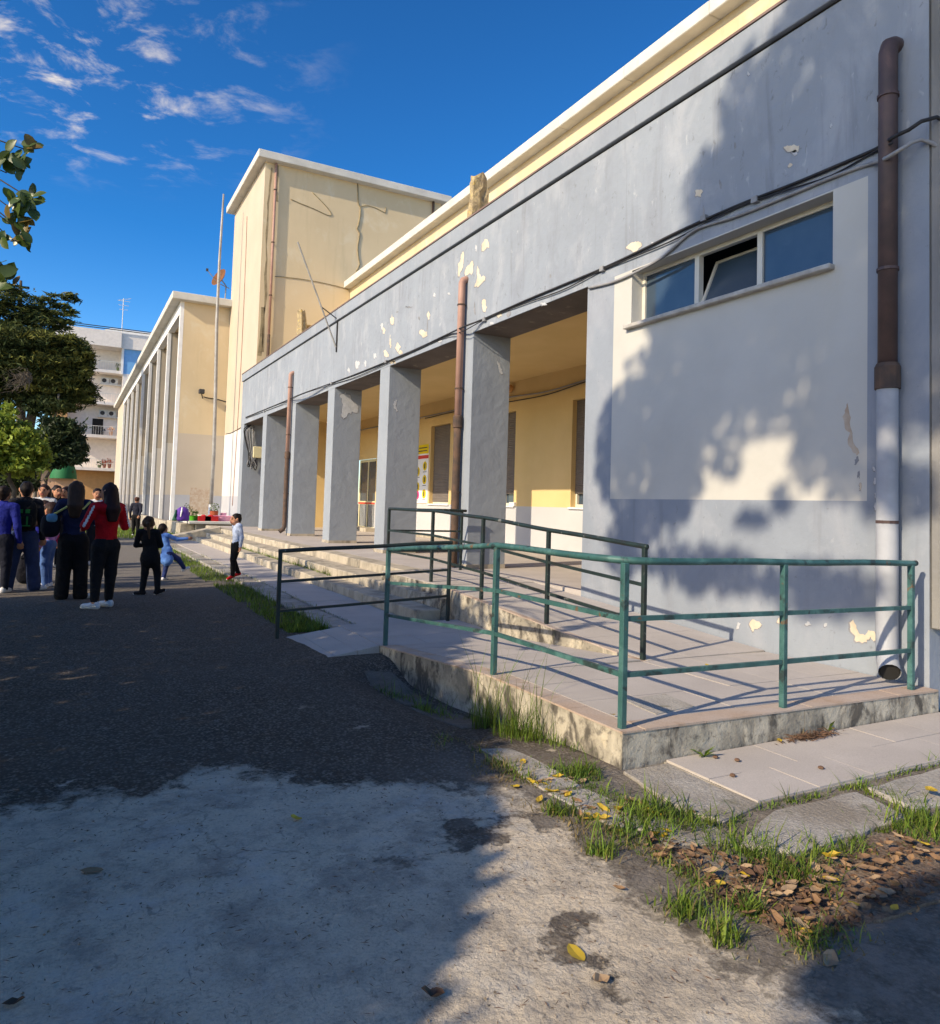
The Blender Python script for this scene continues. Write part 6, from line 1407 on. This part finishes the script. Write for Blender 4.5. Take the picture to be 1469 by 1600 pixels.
    if hair == 'long':
        for x in (-.026, 0, .026): hr(hd(x, -.034, .02), np.array([x*1.15*H, (-.085+.012*abs(x/.026))*H, .80*H])+lean, .038*hs, .034); hr(np.array([x*1.15*H, -.082*H, .80*H])+lean, np.array([x*.9*H, -.085*H, .715*H])+lean, .034, .017)
        for x in (-.05, .05): hr(hd(x, -.005, .0), hd(x*1.05, -.01, -.075), .018, .016)
    if hair == 'pony': hr(hd(0, -.05, .02), hd(.01, -.085, .0), .022, .022); hr(hd(.01, -.085, 0), hd(.03, -.10, -.14), .024, .010)
    if hair == 'bob':
        for x in (-.03, 0, .03): hr(hd(x, -.03, .01), hd(x*1.25, -.035, -.075), .038*hs, .030*hs)
    cm = dict(C_)
    sdf_obj('hair', hp, vox, .012*H, cm, t)
    if hair == 'cap':
        q = [('el', tuple(hd(0, -.004, .034)), tuple(np.array([.062, .070, .048])*H*hs), 'cap'), ('rc', tuple(hd(-.02, .06, .03)), tuple(hd(.02, .06, .03)), .03*H, .03*H, (1, 1, .35), 'cap')]
        sdf_obj('cap', q, vox, .012, dict(cap=cols['cap']), t)
    t.location = loc; t.rotation_euler = (0, 0, math.atan2(-heading[0], heading[1]))
    return t
def at(px, py, z=None):
    p = onz(px, py, -.05 if z is None else z); return Vector((p.x, p.y, gz(p.x, p.y) if z is None else z))
# woman in red
person('woman in a red jacket with white sleeve stripes, black trousers and pale sneakers', at(160, 950), (-.42, .9), 1.64, dict(top=(196, 18, 30), pants=(28, 28, 31), shoe=(205, 215, 225), hair=(34, 16, 18)), dict(le=(-.165, .03, .665), lw=(-.11, .15, .64), re=(.165, .02, .66), rw=(.20, .16, .695), lk=(-.06, .01, .275), la=(-.085, -.03, .05), rk=(.06, .015, .275), ra=(.062, .03, .05), laf=(-.6, .8, 0), raf=(-.3, 1, 0)), 'long', bareankle=True, stripe=True, head_turn=.7)
dw = at(110, 936); person('woman with long brown hair, navy top and wide black trousers seen from behind', dw, (.05, 1), 1.67, dict(top=(30, 40, 72), pants=(25, 25, 28), shoe=(225, 225, 225), hair=(58, 40, 30)), dict(le=(-.165, .02, .67), lw=(-.08, .15, .66), re=(.165, .02, .67), rw=(.09, .16, .66), raf=(1, .5, 0)), 'long', wide=True)
mn = at(32, 922); person('person in dark jacket, blue jeans and white sneakers carrying a backpack', mn, (.0, 1), 1.66, dict(top=(30, 31, 37), pants=(45, 62, 98), shoe=(235, 235, 238), hair=(26, 20, 20)), dict(lk=(-.085, .01, .275), la=(-.115, 0, .05), rk=(.08, .01, .275), ra=(.105, 0, .05), laf=(-1, .25, 0), raf=(1, .2, 0)), 'short', wide=True, slim=1.08)
person('girl in lilac top and blue jeans standing between the adults', at(72, 917), (-.9, .35), 1.36, dict(top=(196, 140, 200), pants=(70, 105, 160), shoe=(225, 225, 228), hair=(44, 28, 24)), None, 'bob', kid=True)
person('child in a bright pink-red jacket facing the crowd', at(64, 908), (.3, -.95), 1.38, dict(top=(205, 40, 80), pants=(24, 26, 45), shoe=(60, 40, 90), hair=(38, 24, 20)), dict(re=(.14, .06, .66), rw=(.06, .12, .72)), 'short', kid=True)
person('child in a royal blue school smock behind the backpack', at(54, 912), (.2, 1), 1.22, dict(top=(28, 40, 140), pants=(24, 26, 45), shoe=(30, 30, 34), hair=(34, 22, 18)), None, 'bob', kid=True, hem=-.16)
person('adult with white scarf and dark hair at the back of the group', at(62, 890), (-.3, -.9), 1.66, dict(top=(188, 190, 192), pants=(30, 32, 40), hair=(40, 26, 22)), None, 'bob')
person('adult with dark curly hair and black coat at the back of the group', at(82, 886), (.4, -.8), 1.66, dict(top=(30, 26, 28), pants=(30, 32, 40), hair=(26, 18, 16)), None, 'bob')
person('adult with reddish brown coat at the back of the group', at(97, 884), (-.5, -.7), 1.64, dict(top=(110, 48, 36), pants=(30, 32, 40), hair=(36, 22, 18)), None, 'short')
person('adult in white top behind the woman in red', at(146, 882), (.1, -1), 1.63, dict(top=(225, 226, 228), pants=(30, 32, 40), hair=(36, 22, 18)), None, 'short')
person('person in a royal blue coat at the edge of the crowd', at(-4, 926), (.3, 1), 1.58, dict(top=(26, 40, 130), pants=(26, 30, 44), hair=(34, 24, 20)), None, 'short')
person('girl in black with a long ponytail walking away', at(232, 929), (.25, .97), 1.19, dict(top=(25, 25, 28), pants=(24, 24, 27), shoe=(34, 34, 38), hair=(62, 42, 28)), dict(lean=(-.035, -.02, 0), la=(-.075, -.02, .045), lk=(-.06, .02, .27), rk=(.09, .02, .27), ra=(.115, -.06, .06), laf=(-1, .1, 0), raf=(1, .5, .4), le=(-.155, .02, .63), lw=(-.07, .13, .62), re=(.14, .03, .63), rw=(.07, .13, .62)), 'pony', kid=True, hem=-.04, vox=.0095)
person('small boy in a light blue smock kicking one leg out', at(259, 906), (.75, .65), 1.04, dict(top=(95, 150, 225), pants=(42, 60, 110), shoe=(225, 225, 228), hair=(30, 20, 16)), dict(lean=(-.06, -.05, -.02), hip=(0, 0, .46), la=(-.03, -.02, .045), lk=(-.05, .05, .25), rk=(.10, .17, .36), ra=(.16, .26, .20), raf=(.7, .6, .5), re=(.20, .10, .73), rw=(.30, .20, .74), le=(-.18, .02, .70), lw=(-.20, .12, .62)), 'short', kid=True, hem=-.09, vox=.009)
person('boy in a pale blue-grey sweater and red shoes stepping off the path', at(367, 903, .0)+Vector((0, 0, .03)), (-.98, -.2), 1.17, dict(top=(176, 192, 218), pants=(16, 16, 18), shoe=(190, 30, 38), hair=(20, 14, 12)), dict(la=(-.05, .06, .03), lk=(-.05, .06, .26), ra=(.05, -.07, .055), rk=(.055, .02, .27), laf=(-.1, 1, -.35), raf=(.1, 1, -.25), le=(-.13, -.03, .62), lw=(-.12, -.02, .48), re=(.135, -.05, .62), rw=(.15, -.08, .49), head=(0, .02, -.01)), 'short', kid=True, vox=.0095)
person('boy in a brown cap and dark sweater standing by the classroom block', at(211, 838), (.35, .93), 1.46, dict(top=(40, 42, 56), pants=(20, 20, 22), shoe=(225, 225, 225), hair=(60, 36, 28), cap=(92, 52, 44)), dict(re=(.13, -.06, .66), rw=(.10, -.09, .55)), 'cap', vox=.014)
# backpack worn by the person in jeans, and bags
M['bpblack'] = pmat((22, 24, 26)); M['bpgreen'] = pmat((30, 130, 62)); M['bagteal'] = pmat((95, 160, 190)); M['bagdark'] = pmat((24, 26, 36)); M['strap'] = pmat((200, 195, 120))
bp = thing('backpack', 'black backpack with bright green markings on the person in jeans', 'backpack')
def rbox(nm, c, r, mt, par, pw=3.2):
    b = MB(); nu, nv = 14, 9
    for i in range(nv+1):
        ph = -math.pi/2+math.pi*i/nv
        for j in range(nu):
            th = 2*math.pi*j/nu; sg = lambda v: math.copysign(abs(v)**(2/pw), v)
            b.v.append((c[0]+r[0]*sg(math.cos(ph))*sg(math.cos(th)), c[1]+r[1]*sg(math.cos(ph))*sg(math.sin(th)), c[2]+r[2]*sg(math.sin(ph))))
    for i in range(nv):
        for j in range(nu): b.f.append((i*nu+j, i*nu+(j+1) % nu, (i+1)*nu+(j+1) % nu, (i+1)*nu+j))
    b.m = [0]*len(b.f); return b.build(nm, mt, par, smooth=True)
rbox('main_bag', (mn.x, mn.y-.20, mn.z+1.17), (.17, .10, .235), 'bpblack', bp); rbox('front_pocket', (mn.x, mn.y-.295, mn.z+1.08), (.12, .035, .11), 'bpblack', bp)
for dx in (-.045, .045):
    MB().box(mn.x+dx-.012, mn.x+dx+.012, mn.y-.338, mn.y-.33, mn.z+1.02, mn.z+1.15).build('green_mark', 'bpgreen', bp); MB().box(mn.x+dx-.03, mn.x+dx+.03, mn.y-.306, mn.y-.298, mn.z+1.20, mn.z+1.26).build('green_mark', 'bpgreen', bp)
MB().box(mn.x-.09, mn.x+.09, mn.y-.338, mn.y-.33, mn.z+1.0, mn.z+1.02).build('green_mark', 'bpgreen', bp)
for dx in (-.11, .11): MB().tube([(mn.x+dx, mn.y-.12, mn.z+1.38), (mn.x+dx, mn.y-.02, mn.z+1.42), (mn.x+dx, mn.y+.10, mn.z+1.3)], .018, 6).build('strap', 'bpblack', bp)
MB().tube([(mn.x-.04, mn.y-.2, mn.z+1.40), (mn.x, mn.y-.2, mn.z+1.45), (mn.x+.04, mn.y-.2, mn.z+1.40)], .01, 6).build('carry_loop', 'bpblack', bp)
sb = thing('shoulder_bag', 'dark shoulder bag with pale blue panel hanging from the woman in navy', 'bag')
rbox('body', (dw.x-.30, dw.y-.03, dw.z+1.05), (.13, .09, .17), 'bagdark', sb, 2.6); rbox('blue_panel', (dw.x-.29, dw.y-.10, dw.z+1.16), (.07, .03, .06), 'bagteal', sb)
MB().tube([(dw.x-.28, dw.y-.05, dw.z+1.2), (dw.x-.1, dw.y-.15, dw.z+1.33), (dw.x+.10, dw.y-.155, dw.z+1.30), (dw.x+.18, dw.y-.08, dw.z+1.40)], .016, 6).build('strap', 'strap', sb)
gb = thing('school_bag', 'dark school bag standing on the ground beside the legs in jeans', 'bag'); q = at(36, 912)
rbox('body', (q.x+.05, q.y, q.z+.24), (.17, .12, .24), 'bagdark', gb); MB().tube([(q.x-.05, q.y-.1, q.z+.42), (q.x, q.y-.12, q.z+.52), (q.x+.06, q.y-.1, q.z+.44)], .012, 6).build('handle', 'bpblack', gb)
